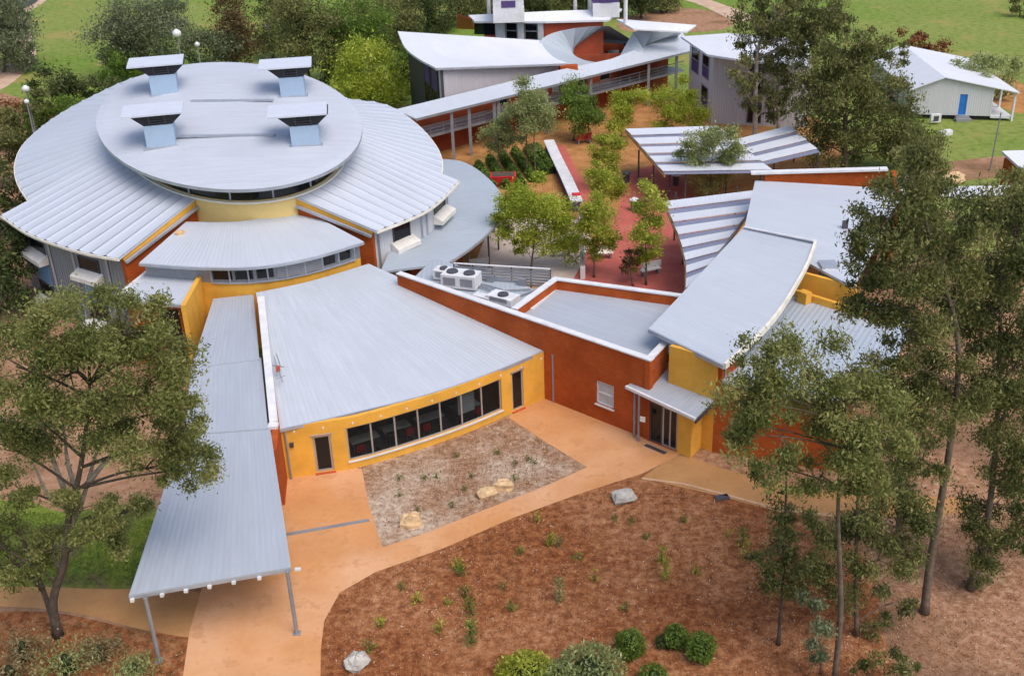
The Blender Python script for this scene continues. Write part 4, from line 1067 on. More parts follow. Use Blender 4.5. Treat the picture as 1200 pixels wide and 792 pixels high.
half = [p for p in sorted(inn_, key=lambda p: math.atan2(p.y - cc_.y, p.x - cc_.x)) if p.y > cc_.y - .5]
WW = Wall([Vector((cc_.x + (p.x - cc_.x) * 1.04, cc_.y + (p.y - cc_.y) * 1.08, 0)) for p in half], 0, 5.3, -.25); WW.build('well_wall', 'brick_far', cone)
Ls = WW.d[-1]
for f in (.15, .30, .42, .55, .70, .85):
    p = WW.P(Ls * f); post('well_post', Vector((cc_.x + (p.x - cc_.x) * .9, cc_.y + (p.y - cc_.y) * .92, 0)), 0, 5.4, .16, 'timber' if f == .42 else 'dark_steel', cone, square=True)
for f in (.34, .62):
    p = WW.P(Ls * f); m_ = MB(); m_.box((cc_.x + (p.x - cc_.x) * .97, cc_.y + (p.y - cc_.y) * .97, 2.9), 1.6, .1, 1.5); m_.build('well_window', 'glass_pale' if f > .5 else 'dark', cone)
# white roof wing beyond
loft('far_roof', atl([(722, 22.5, 8.6), (742, 34, 8.3)]), atl([(816, 29.5, 8.0), (805, 37.5, 7.4)]), 'roof_white', cone, nu=5, nv=5, th=.15, ribs='u')
# rear hall with roof monitors
rear = thing('rear_hall', 'rear white-roofed building with two purple-windowed roof towers', 'building', at(640, 30, 9).xy.to_3d())
ra = atl([(549, 18, 9.0), (640, 13.5, 9.6), (729, 10.5, 9.2)]); rb = atl([(556, 25, 8.6), (640, 25.5, 8.7), (713, 23.5, 8.6)])
loft('rear_roof', ra, rb, 'roof_white', rear, nu=12, nv=4, th=.2, ribs='v')
r0, r1 = rb[0] + Vector((1, .6, 0)), rb[2] + Vector((-.5, .6, 0))
RWL = Wall([r0, rb[1] + Vector((0, .6, 0)), r1], 0, 8.5, .3); RWL.build('front_wall', 'terracotta', rear)
def rs(px): return RWL.hit(px, 30)[0]
for a, b, mt in ((581, 592, 'white'), (607, 614, 'white'), (631, 637, 'white')):
    m_ = MB(); p, q = RWL.P(rs(a), .12, 5), RWL.P(rs(b), .12, 5); m_.bar(Vector((p.x, p.y, 6.6)), Vector((q.x, q.y, 6.6)), .2, 3.8, ); m_.build('wall_panel', mt, rear)
for a, b in ((592.5, 606.5), (614.5, 630.5)):
    RWL.window(rear, rs(a), rs(b), 4.8, 8.4, 1, 4, fr=.12, proud=True, glass=['purple', 'purple', 'glass', 'glass'], frame='steel', sill=False)
m_ = MB(); p, q = RWL.P(rs(556), .1), RWL.P(rs(580), .1); m_.bar(Vector((p.x, p.y, 7.6)), Vector((q.x, q.y, 7.6)), .1, 1.2); m_.build('window_band', 'glass', rear)
for px, w, py in ((596, 3.4, 18), (709, 2.9, 13)):
    b = at(px, py, 9.2); m_ = MB(); m_.box((b.x, b.y, 8.7), w, w, 1.6); tw = m_.build('roof_tower', 'white', rear)
    m_ = MB(); m_.box((b.x, b.y - w * .51, 10.3), w * .45, .05, .7); m_.build('tower_window', 'purple', tw)
    m_ = MB(); m_.box((b.x, b.y, 10.3), w * .98, w * .98, 1.3); m_.build('tower_head', 'purple' if px > 650 else 'white', tw)
    m_ = MB(); m_.box((b.x, b.y, 11.6), w * 1.15, w * 1.15, .2); m_.build('tower_cap', 'white', tw)
for px, py, h in ((573, 17, 4.5), (674, 12, 2), (691, 12, 2.2), (733, 24, 3.6)):
    b = at(px, py, 8.8); m_ = MB(); m_.tube([b - Vector((0, 0, .5)), b + Vector((0, 0, h))], [.22, .22], 10); m_.build('flue_pipe', 'white', rear)
loft('brick_roof_end', atl([(536, 16, 8.8), (553, 22, 8.8)]), atl([(535, 32, 6.0), (556, 33, 6.0)]), 'terracotta', rear, nu=2, nv=2, th=.2)
# grey block on the right
rgt = thing('right_back_block', 'two-storey pale grey block with white roof and purple windows behind gum trees', 'building', at(833, 145, 0))
la = atl([(798, 43, 7.5), (855, 39, 7.8), (948, 47, 7.8)]); lb = atl([(829, 64, 7.3), (880, 72, 7.3), (948, 78, 7.3)])
loft('block_roof', la, lb, 'roof_white', rgt, nu=12, nv=5, th=.2, ribs='v')
q0, q1 = at(833, 145, 0), at(944, 150, 0)
LW = Wall([q0, q1], 0, 7.2, .3); LW.build('front_wall', 'lilac_wall', rgt)
LL = LW.d[-1]
LW.window(rgt, LL * .38, LL * .53, .3, 6.9, 1, 4, fr=.14, proud=True, glass=['glass', 'purple', 'glass', 'purple'], frame='dark_steel', sill=False)
q2 = at(806, 120, 0)
LE = Wall([q2, q0], 0, 7.2, .3); LE.build('side_wall', 'light_wall', rgt)
EL = LE.d[-1]
LE.window(rgt, EL * .58, EL * .84, 4.1, 6.6, 1, 2, fr=.1, proud=True, glass=['purple', 'glass'], frame='steel', sill=False)
LE.window(rgt, EL * .58, EL * .84, .8, 3.3, 1, 2, fr=.1, proud=True, glass=['purple', 'glass'], frame='steel', sill=False)
LE.window(rgt, EL * .12, EL * .42, 3.8, 6.6, 1, 2, fr=.1, proud=True, glass=['purple', 'glass'], frame='steel', sill=False)

# ================================================================== WHITE COTTAGE
cot = thing('white_cottage', 'white weatherboard cottage with gable roof, blue door and side verandah', 'house', at(1110, 144, 0))
c0, c1 = at(1066, 139, 0), at(1160, 141.5, 0)
zf = .45
gab = at(1113, 104, 4.3); ex = (c1 - c0).normalized(); ey = Vector((-ex.y, ex.x, 0))
# length direction from the ridge line in the photograph
rid2 = at(1061, 63, 4.3); ed = Vector((rid2.x - gab.x, rid2.y - gab.y, 0)).normalized()
CL = (rid2 - gab).length
f0 = c0.copy(); f1 = c1.copy(); WH = 3.0
ap_s = (Vector((gab.x, gab.y, 0)) - f0).dot(ex)
top = lambda p, z: Vector((p.x, p.y, z))
cw_ = Wall([f0, f0 + ex * ap_s, f1], zf, [WH, 4.15, WH + .25], .15)
DW = cw_.hit(1123, 139)[0]
d0_, d1_ = cw_.hit(1123, 128)[0], cw_.hit(1132, 128)[0]
cw_.build('gable_wall', 'light_wall', cot, [(d0_, d1_, zf + .05, zf + 2.15)])
cw_.window(cot, d0_, d1_, zf + .05, zf + 2.15, 1, 1, fr=.08, inset=.03, glass='blue_door', frame='blue_door', sill=False, name='door')
Wall([f0 + ed * CL, f0], zf, WH, .15).build('side_wall', 'light_wall', cot)
Wall([f1, f1 + ed * CL], zf, WH + .2, .15).build('side_wall', 'light_wall', cot)
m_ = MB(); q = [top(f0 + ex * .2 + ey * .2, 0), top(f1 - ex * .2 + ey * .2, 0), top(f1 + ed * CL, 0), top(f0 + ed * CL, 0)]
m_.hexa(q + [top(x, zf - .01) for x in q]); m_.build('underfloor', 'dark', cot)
rz_ = lambda p: p
R0 = f0 + ex * ap_s - ed * .35; e0_ = f0 - ex * .5 - ed * .35; e1_ = f1 + ex * 2.3 - ed * .35
loft('roof_slope', [top(R0, 4.34), top(R0 + ed * CL, 4.34)], [top(e0_, 2.95), top(e0_ + ed * CL, 2.95)], 'roof_white', cot, nu=6, nv=3, th=.08, ribs='v')
loft('roof_slope', [top(R0, 4.34), top(R0 + ed * CL, 4.34)], [top(e1_, 2.95), top(e1_ + ed * CL, 2.95)], 'roof_white', cot, nu=6, nv=3, th=.08, ribs='v')
m_ = MB(); q = [top(f1, zf), top(f1 + ex * 2.1, zf), top(f1 + ex * 2.1 + ed * CL, zf), top(f1 + ed * CL, zf)]
m_.hexa([x - Vector((0, 0, .2)) for x in q] + q); m_.build('verandah_deck', 'white', cot)
for k in range(5):
    p = f1 + ex * 2.0 + ed * (CL * k / 4.2); post('verandah_post', p, 0, 2.95, .09, 'white', cot, square=True)
q = f0 + ex * (d0_ + d1_) / 2
m_ = MB(); m_.box((q.x, q.y - .5, 0), 1.5, .7, .3); m_.box((q.x, q.y - .25, .3), 1.3, .4, .14); m_.build('door_step', 'steel', cot)
m_ = MB(); p = at(1094, 145, 0); m_.box((p.x, p.y - .3, .25), 1.0, .4, .8); acw = m_.build('wall_air_conditioner', 'white', cot)
m_ = MB(); m_.box((p.x, p.y - .52, .4), .5, .03, .5); m_.build('fan_grille', 'dark_steel', acw)
m_ = MB(); p = at(1108, 158, 0); m_.box(p, 1.1, .7, .35, .3); m_.box((p.x + .2, p.y, .35), .7, .5, .12, .3)
tagp(m_.build('white_box', 'white'), 'small white box lying on the grass in front of the cottage', 'box')

# ================================================================== RIGHT EDGE: small roofs and a post
rb_ = thing('brick_shed', 'white-roofed small brick shed cut by the right picture edge', 'shed', at(1190, 205, 0))
s_a = atl([(1174, 177, 3.6), (1260, 174, 3.6)]); s_b = atl([(1196, 197, 3.1), (1290, 196, 3.1)])
loft('shed_roof', s_a, s_b, 'roof_white', rb_, nu=4, nv=3, th=.2, ribs='v')
Wall([s_a[0] + Vector((.3, 0, 0)), s_b[0] + Vector((.3, .3, 0)), s_b[1] + Vector((.3, .3, 0))], 0, 3.0, .25).build('shed_wall', 'brick', rb_)
aw = thing('flat_awning', 'flat white awning on a slim post above the lawn at right', 'awning', at(1119, 262, 0))
a_ = atl([(1106, 219, 3.2), (1190, 217, 3.2)]); b_ = atl([(1103, 231, 3.1), (1186, 228, 3.1)])
loft('awning_roof', a_, b_, 'roof_white', aw, nu=4, nv=3, th=.16, ribs='v')
for px in ((1119, 263), (1182, 258)): post('awning_post', at(*px, 0), 0, 3.05, .07, 'steel', aw)
m_ = MB(); p = at(1160, 200, 0); m_.tube([p, p + Vector((.15, 0, 5.2))], [.07, .05], 8)
tagp(m_.build('grey_pole', 'steel'), 'thin grey pole standing in the red-brown earth near the shed', 'pole')

# ================================================================== COURTYARD FITTINGS
rmp = thing('white_ramp_wall', 'broad white-topped ramp wall running down through the courtyard', 'wall', at(660, 205, 0))
rp = atl([(643, 164, 1.0), (652, 184, 1.0), (663, 206, 1.0), (673, 228, 1.0), (676, 236, .9)])
m_ = MB()
for a, b in zip(rp, rp[1:]): m_.bar(a - Vector((0, 0, .06)), b - Vector((0, 0, .06)), 1.0, .12)
m_.build('coping', 'white', rmp)
m_ = MB()
for a, b in zip(rp, rp[1:]): m_.bar(Vector((a.x, a.y, .44)), Vector((b.x, b.y, .44)), .7, .88)
m_.build('wall_body', 'purple', rmp)
m_ = MB(); q = at(675, 236, .3); m_.box((q.x, q.y - .3, 0), .7, .5, 1.1); m_.build('red_end', 'red_paint', rmp)
rail = thing('white_balustrade', 'white post balustrade at the left edge of the red paving', 'railing', at(682, 300, 0))
ra_, rb2 = at(681, 262, 0), at(683, 327, 0)
for k in range(9):
    p = ra_.lerp(rb2, k / 8); m_ = MB(); m_.box((p.x, p.y, 0), .35, .10, 1.0); m_.build('panel', 'white', rail)
m_ = MB(); m_.bar(ra_ + Vector((0, 0, 1.03)), rb2 + Vector((0, 0, 1.03)), .12, .07); m_.build('top_rail', 'steel', rail)
def bench(px, py, rz, mat, label):
    c = at(px, py, 0); t = thing('bench', label, 'bench', c, 'courtyard benches')
    ca, sa_ = math.cos(rz), math.sin(rz)
    m_ = MB(); m_.box((c.x, c.y, .42), 1.6, .45, .07, rz); m_.build('seat', mat, t)
    for s_ in (-.6, .6):
        m_ = MB(); m_.box((c.x + s_ * ca, c.y + s_ * sa_, 0), .12, .4, .42, rz); m_.build('leg', 'steel', t)
    m_ = MB(); m_.box((c.x - .25 * -sa_, c.y + .25 * ca, .49), 1.6, .06, .45, rz); m_.build('backrest', mat, t)
bench(706, 303, .1, 'cream', 'pale bench on the red paving beside the two thin trees')
bench(684, 168, .3, 'red_paint', 'red bench under the far courtyard trees')
bench(560, 318, .2, 'steel', 'grey bench at the corner of the low grey roof')
bench(658, 300, .0, 'white', 'white bench under the large lime-green courtyard tree')
bench(762, 322, .4, 'white', 'white bench at the foot of the right paving tree')
rt = thing('red_planter', 'bright red flared planter tub beside the low grey roof', 'planter', at(590, 217, 0))
c = at(590, 217, 0); m_ = MB(); x0 = c.x; y0 = c.y
m_.hexa([(x0 - .8, y0 - .5, 0), (x0 + .8, y0 - .5, 0), (x0 + .8, y0 + .5, 0), (x0 - .8, y0 + .5, 0), (x0 - 1.15, y0 - .75, 1.0), (x0 + 1.15, y0 - .75, 1.0), (x0 + 1.15, y0 + .75, 1.0), (x0 - 1.15, y0 + .75, 1.0)])
m_.build('tub', 'red_paint', rt)
m_ = MB(); m_.box((x0, y0, 1.0), 2.0, 1.2, .04); m_.build('soil', 'bark_dark', rt)
def bin_(px, py, label, mat):
    c = at(px, py, 0); t = thing('litter_bin', label, 'bin', c)
    m_ = MB(); m_.tube([c, c + Vector((0, 0, .9))], [.26, .30], 12); m_.build('body', 'dark_steel', t)
    m_ = MB(); m_.tube([c + Vector((0, 0, .9)), c + Vector((0, 0, 1.0)), c + Vector((0, 0, 1.12))], [.42, .40, .2], 12); m_.build('lid', mat, t)
bin_(743, 247, 'dark litter bin with white lid in the middle of the red paving', 'white')
bin_(792, 217, 'litter bin with white lid under the far striped shelter', 'white')
bin_(734, 215, 'small dark litter bin at the far end of red paving', 'dark_steel')
bin_(651, 121, 'litter bin with white lid under the covered walkway', 'white')

# lamp posts
def lamp(px, py, Y, h, label, head=.45, mat='white'):
    p = aty(px, py, Y); c = Vector((p.x, p.y, 0)); t = thing('lamp_post', label, 'lamp post', c)
    m_ = MB(); m_.tube([c, Vector((c.x, c.y, p.z + .1))], [.09, .06], 8); m_.build('pole', 'steel', t)
    m_ = MB(); n = 10
    m_.tube([p + Vector((0, 0, -head * .6)), p + Vector((0, 0, -head * .3)), p + Vector((0, 0, head * .2)), p + Vector((0, 0, head * .55))], [head * .3, head * .62, head * .6, head * .15], 12); m_.build('lamp_head', mat, t, smooth=True)
lamp(207, 39, 128, 0, 'tall lamp post with white dish head rising behind the round hall', .8)
lamp(30, 104, 112, 0, 'white globe lamp on the lawn at far left', .6)
lamp(31, 119, 108, 0, 'lower white globe lamp just below another at far left', .4)
lamp(312, 32, 150, 0, 'slim lamp post on the grass behind the right roof vents', .7, 'steel')
lamp(231, 52, 135, 0, 'slim lamp post with small white head behind the drum roof', .5)


# ================================================================== TREES AND PLANTS
def leaf_object(name, mat, parent, cen_, size, clump_id, droop=0.0, aspect=0.38, off=Vector((0, 0, 0)), curl=True):
    """many small folded leaf blades; cen_ (n,3) world"""
    n = len(cen_); rs_ = nrs
    d = rs_.normal(size=(n, 3)); d[:, 2] -= droop; d /= np.linalg.norm(d, axis=1)[:, None]
    r = rs_.normal(size=(n, 3)); w = np.cross(d, r); w /= np.linalg.norm(w, axis=1)[:, None]
    L = size * (0.45 + 1.1 * rs_.rand(n) ** 1.5)[:, None]; W = L * aspect
    p0 = cen_ - d * L * .5; p2 = cen_ + d * L * .5; p1 = cen_ + w * W * .5; p3 = cen_ - w * W * .5
    V = np.stack([p0, p1, p2, p3], axis=1).reshape(-1, 3) - np.array(off)[None]
    me = bpy.data.meshes.new(name); me.vertices.add(4 * n); me.loops.add(4 * n); me.polygons.add(n)
    me.vertices.foreach_set('co', V.astype(np.float32).ravel())
    me.loops.foreach_set('vertex_index', np.arange(4 * n, dtype=np.int32))
    me.polygons.foreach_set('loop_start', np.arange(0, 4 * n, 4, dtype=np.int32)); me.polygons.foreach_set('loop_total', np.full(n, 4, dtype=np.int32))
    k = (clump_id.max() + 1) if n else 1
    cr = rs_.rand(int(k))
    val = np.clip(0.55 * cr[clump_id] + 0.6 * rs_.rand(n) - 0.07, 0, 1)
    at_ = me.attributes.new('rnd', 'FLOAT', 'POINT'); at_.data.foreach_set('value', np.repeat(val, 4).astype(np.float32))
    me.materials.append(M[mat]); me.update(calc_edges=True)
    o = bpy.data.objects.new(name, me); C.objects.link(o)
    if parent is not None: o.parent = parent
    return o
def fill(c, rad, n, nclump, shell=0.55, spread=0.20):
    """clump centres in an ellipsoid, mostly towards its skin, leaves round each"""
    u = nrs.normal(size=(nclump, 3)); u /= np.linalg.norm(u, axis=1)[:, None]
    rr_ = shell + (1 - shell) * nrs.rand(nclump) ** 0.7
    cl_ = c[None] + u * rr_[:, None] * rad[None]
    idx = nrs.randint(0, nclump, n)
    g_ = nrs.normal(size=(n, 3)) * (rad.mean() * spread) * (0.6 + .8 * nrs.rand(nclump))[idx][:, None]
    g_[:, 2] *= .75
    return cl_[idx] + g_, idx, cl_
def tree(name, label, base, lobes, leaf, bark, r0, leaf_size, dens, trunk=None, group=None, cat='tree', droop=.6, Y=None, jit=.5, clumps=16, spread=.2, aspect=.38, crown='crown', sub=True):
    """base: pixel of the foot on the ground (or Y given); lobes: (px, py, rx_px, ry_px[, dY m])"""
    b = at(*base, 0) if Y is None else Vector((aty(*base, Y).x, Y, 0))
    Yb = b.y; t = thing(name, label, cat, b, group)
    depth = (CR.T @ np.array([b.x, b.y, 3 - CAM_H]))[2]; k = depth / FPX
    pts, ids, base_id = [], [], 0; lobw = []
    tp = [b] + [aty(x, y, Yb) for x, y in (trunk or [])]
    if not trunk:
        mx = sum(l[0] for l in lobes) / len(lobes); my = sum(l[1] for l in lobes) / len(lobes)
        tp = [b, b.lerp(aty(mx, my, Yb), .5) + Vector((rnd.uniform(-.1, .1), 0, 0)), aty(mx, my, Yb)]
    tl = smooth_line(tp, 4)
    radii = [r0 * (1 - .72 * i / (len(tl) - 1)) * (1.25 if i == 0 else 1) for i in range(len(tl))]
    mb = MB(); mb.tube(tl, radii, 8)
    br = mb; nbr = 0
    for l in lobes:
        c = aty(l[0], l[1], Yb + (l[4] if len(l) > 4 else rnd.uniform(-jit, jit) * l[2] * k))
        rad = np.array([l[2] * k, (l[2] + l[3]) * .5 * k, l[3] * k * 1.05])
        vol = rad[0] * rad[2]
        n = max(60, int(dens * vol)); nc = max(5, int(clumps * min(3, max(.5, vol / 4))))
        P_, I_, cl_ = fill(np.array(c), rad, n, nc, spread=spread)
        keep = P_[:, 2] > .05
        pts.append(P_[keep]); ids.append(I_[keep] + base_id); base_id += nc
        # limb to the lobe, twigs to some of its clumps
        cand = [q for q in tl[2:] if q.z < c.z - .1] or [tl[1]]
        s_ = min(cand, key=lambda q: (q - c).length + abs(q.z - (c.z - rad[2] * 1.2)) * .6)
        rs0 = max(.02, r0 * .32)
        m1 = s_.lerp(c, .5) + Vector((rnd.uniform(-.15, .15) * rad[0], rnd.uniform(-.15, .15) * rad[0], rad[2] * .12))
        br.tube(smooth_line([s_, m1, c], 3), [rs0 * (1 - .09 * i) for i in range(7)], 5); nbr += 1
        if sub:
            for q in cl_[:min(6, nc)]:
                e = Vector(q); br.tube([m1.lerp(c, .6), (m1.lerp(c, .6) + e) * .5 + Vector((0, 0, .1)), e], [rs0 * .45, rs0 * .3, rs0 * .15], 4)
    tr = mb.build('trunk', bark, t, smooth=True)
    leaf_object(crown, leaf, t, np.concatenate(pts), leaf_size, np.concatenate(ids), droop, aspect, ORG[t])
    return t
# --- the big gum at left
tree('gum_tree', 'spreading olive-green gum tree with forked dark trunk at the left edge', (68, 745),
     [(55, 395, 50, 38), (105, 380, 48, 32), (155, 378, 42, 30), (190, 405, 34, 34), (20, 430, 44, 44), (75, 440, 50, 42), (130, 435, 48, 40), (180, 455, 44, 36), (212, 478, 26, 30),
      (45, 490, 48, 36), (105, 495, 46, 30), (160, 505, 44, 30), (205, 520, 30, 32), (232, 548, 20, 34), (5, 520, 34, 40), (190, 545, 34, 22), (222, 512, 26, 26),
      (15, 575, 30, 36), (88, 600, 38, 28), (120, 628, 38, 26), (60, 640, 34, 24), (22, 655, 30, 34), (150, 600, 30, 24), (0, 640, 30, 40)],
     'leaf_gum', 'bark_dark', .21, .155, 2700, trunk=[(62, 705), (75, 660), (80, 610), (92, 560), (100, 510), (105, 450)], droop=.9, jit=.7, clumps=14, spread=.21)
dead = thing('bare_branches', 'pale bare branches of the dead limb under the left gum crown', 'branches', at(68, 742, 0))
dy = at(68, 745, 0).y + .6
for pl in ([(68, 742), (50, 690), (30, 640), (12, 600)], [(50, 690), (25, 665), (6, 650)], [(72, 640), (95, 590), (110, 540), (130, 480)], [(88, 600), (70, 560), (55, 515), (48, 485)], [(95, 590), (80, 545), (75, 500)], [(92, 600), (60, 585), (40, 545)], [(100, 570), (120, 545), (145, 520)]):
    m_ = MB(); L_ = smooth_line([aty(x, y, dy) if i or pl[0][1] < 740 else at(x, y, 0) for i, (x, y) in enumerate(pl)], 3)
    m_.tube(L_, [.14 * (1 - .75 * i / (len(L_) - 1)) for i in range(len(L_))], 6); m_.build('branch', 'bark_dark' if pl[0][1] > 680 else 'bark_pale', dead, smooth=True)
# --- the stand of gums at right
tree('gum_tree', 'front gum with broad crown hiding the brick corner right of the entrance', (978, 800),
     [(885, 425, 26, 28), (915, 415, 30, 34), (880, 468, 34, 34), (915, 465, 38, 38), (900, 510, 40, 32), (945, 500, 36, 36), (960, 455, 30, 34), (1000, 425, 36, 36), (1010, 470, 40, 40), (1040, 505, 40, 44), (990, 520, 42, 38),
      (960, 555, 34, 26), (1015, 555, 38, 28), (870, 495, 24, 26), (905, 548, 26, 22)],
     'leaf_gum', 'bark_mid', .125, .155, 2100, trunk=[(985, 720), (984, 660), (982, 600), (985, 540), (990, 480)], droop=1.2, jit=.6, clumps=16, spread=.21)
tree('gum_tree', 'slender young gum with a low dark crown right of the round shrubs', (912, 755),
     [(905, 640, 26, 22), (895, 660, 20, 18), (930, 655, 34, 30), (918, 685, 28, 20), (945, 625, 34, 26), (975, 660, 30, 26), (925, 590, 20, 24)],
     'leaf_gum_dark', 'bark_dark', .085, .155, 2100, trunk=[(915, 715), (919, 650), (921, 580), (923, 520)], droop=1.0, jit=.5, clumps=14, spread=.21)
tree('gum_tree', 'gum with twin thin trunks and drooping lower crown in the right foreground', (1004, 745),
     [(985, 690, 30, 20), (1018, 625, 40, 30), (1050, 600, 40, 34), (1035, 655, 34, 30), (1060, 650, 24, 24), (1000, 600, 36, 24), (1075, 570, 34, 34), (1045, 705, 24, 22), (1028, 740, 18, 16)],
     'leaf_gum_dark', 'bark_mid', .10, .155, 2100, trunk=[(1003, 680), (1004, 620), (1006, 560), (1008, 500)], droop=1.0, jit=.6, clumps=14, spread=.21)
tree('gum_sapling', 'low gum sapling at the bottom edge beside the front trunk', (1036, 812), [(1030, 778, 34, 20), (1062, 782, 18, 12), (1015, 790, 20, 14)], 'leaf_gum_dark', 'bark_dark', .06, .15, 2000, droop=.6, clumps=12)
tree('gum_sapling', 'thin wispy sapling leaning at the foot of the front gum', (962, 790), [(955, 735, 22, 26), (966, 762, 22, 20), (952, 700, 14, 18)], 'leaf_gum_blue', 'bark_mid', .05, .15, 2000, droop=.9, clumps=10)
tree('gum_tree', 'tall dense gum with leaning pale trunk towards the right edge', (1083, 718),
     [(1060, 205, 34, 34), (1085, 190, 26, 28), (1045, 245, 36, 36), (1080, 250, 40, 38), (1030, 290, 34, 32), (1070, 300, 42, 38), (1112, 275, 34, 36), (1035, 335, 32, 26), (1012, 325, 22, 20), (1085, 350, 44, 38),
      (1060, 390, 42, 34), (1105, 400, 42, 40), (1075, 440, 42, 38), (1120, 450, 36, 36), (1090, 490, 40, 32), (1055, 460, 36, 34), (1118, 335, 34, 36), (1000, 370, 26, 22), (1075, 535, 34, 26), (1040, 425, 30, 30)],
     'leaf_gum_dark', 'bark_mid', .18, .155, 2100, trunk=[(1090, 660), (1102, 590), (1112, 530), (1122, 450), (1120, 380), (1095, 300), (1080, 240)], droop=1.2, jit=.8, clumps=16, spread=.21)
tree('gum_tree', 'tall dense gum at the right edge nearest the picture border', (1137, 690),
     [(1165, 250, 34, 30), (1190, 270, 34, 40), (1150, 290, 34, 34), (1180, 320, 40, 40), (1155, 350, 38, 40), (1195, 370, 34, 42), (1160, 405, 40, 40), (1190, 430, 38, 42), (1150, 460, 36, 38), (1185, 490, 40, 42),
      (1160, 525, 38, 36), (1195, 550, 36, 40), (1170, 590, 36, 36), (1200, 610, 30, 40), (1165, 640, 30, 30), (1150, 670, 14, 26), (1158, 610, 30, 30), (1215, 330, 34, 50), (1215, 450, 34, 50)],
     'leaf_gum_dark', 'bark_mid', .18, .155, 2100, trunk=[(1148, 650), (1160, 590), (1168, 500), (1172, 400), (1172, 320)], droop=1.2, jit=.8, clumps=16, spread=.21)
tree('gum_tree', 'gum with thin straight trunk standing between the front gum and leaning gum', (1052, 640),
     [(1045, 540, 32, 26), (1060, 500, 34, 30), (1030, 470, 34, 36), (1060, 560, 28, 20)], 'leaf_gum', 'bark_mid', .16, .155, 2100, trunk=[(1054, 600), (1055, 560), (1053, 520)], droop=1.1, clumps=14)
# --- gums in the middle distance
tree('gum_tree', 'tall open gum with pale trunk before the right grey block', (885, 182),
     [(880, 18, 24, 24), (905, 12, 26, 22), (930, 22, 32, 26), (960, 12, 30, 24), (985, 18, 22, 18), (885, 50, 22, 22), (915, 45, 24, 18), (872, 85, 18, 20), (905, 85, 14, 22), (950, 45, 26, 20), (880, 118, 16, 18), (912, 120, 14, 20), (965, 40, 24, 20)],
     'leaf_gum_dark', 'bark_pale', .28, .30, 560, trunk=[(885, 140), (886, 90), (890, 50), (905, 20)], droop=1.0, clumps=14, jit=.6)
tree('gum_tree', 'second slim gum with pale stem in front of the grey block', (911, 175),
     [(912, 68, 16, 18), (912, 100, 18, 20), (910, 132, 14, 14), (925, 85, 12, 16), (935, 60, 20, 16)], 'leaf_gum_dark', 'bark_pale', .2, .30, 560, trunk=[(912, 140), (911, 90), (914, 55)], droop=1.0)
tree('gum_tree', 'bushy dark gum mass between the grey block and the white cottage', (990, 200),
     [(962, 80, 28, 26), (990, 60, 30, 26), (1020, 55, 26, 22), (950, 110, 28, 28), (985, 100, 36, 30), (1025, 90, 32, 28), (1050, 110, 24, 22), (960, 145, 32, 28), (1000, 140, 40, 30), (1040, 140, 36, 26), (975, 172, 32, 20), (1015, 172, 40, 20), (1055, 160, 26, 20), (1045, 65, 20, 16), (1060, 178, 30, 16)],
     'leaf_gum_dark', 'bark_mid', .3, .30, 560, trunk=[(990, 160), (992, 110), (995, 75)], droop=.9, clumps=16, jit=.8)
tree('gum_tree', 'olive gum crown leaning out over the end of the brick gable wall', (1070, 300),
     [(1082, 168, 24, 18), (1065, 190, 24, 20), (1090, 195, 22, 20), (1075, 220, 30, 24), (1050, 225, 24, 20)], 'leaf_gum', 'bark_mid', .2, .27, 700, trunk=[(1070, 260), (1072, 210)], droop=.9)
tree('gum_tree', 'olive gum by the right border under the flat awning', (1192, 330), [(1185, 212, 24, 18), (1195, 240, 30, 22), (1165, 265, 26, 20), (1140, 272, 26, 18), (1195, 275, 30, 24), (1215, 230, 30, 30)], 'leaf_gum', 'bark_mid', .2, .27, 700, trunk=[(1192, 290), (1192, 240)], droop=.9)
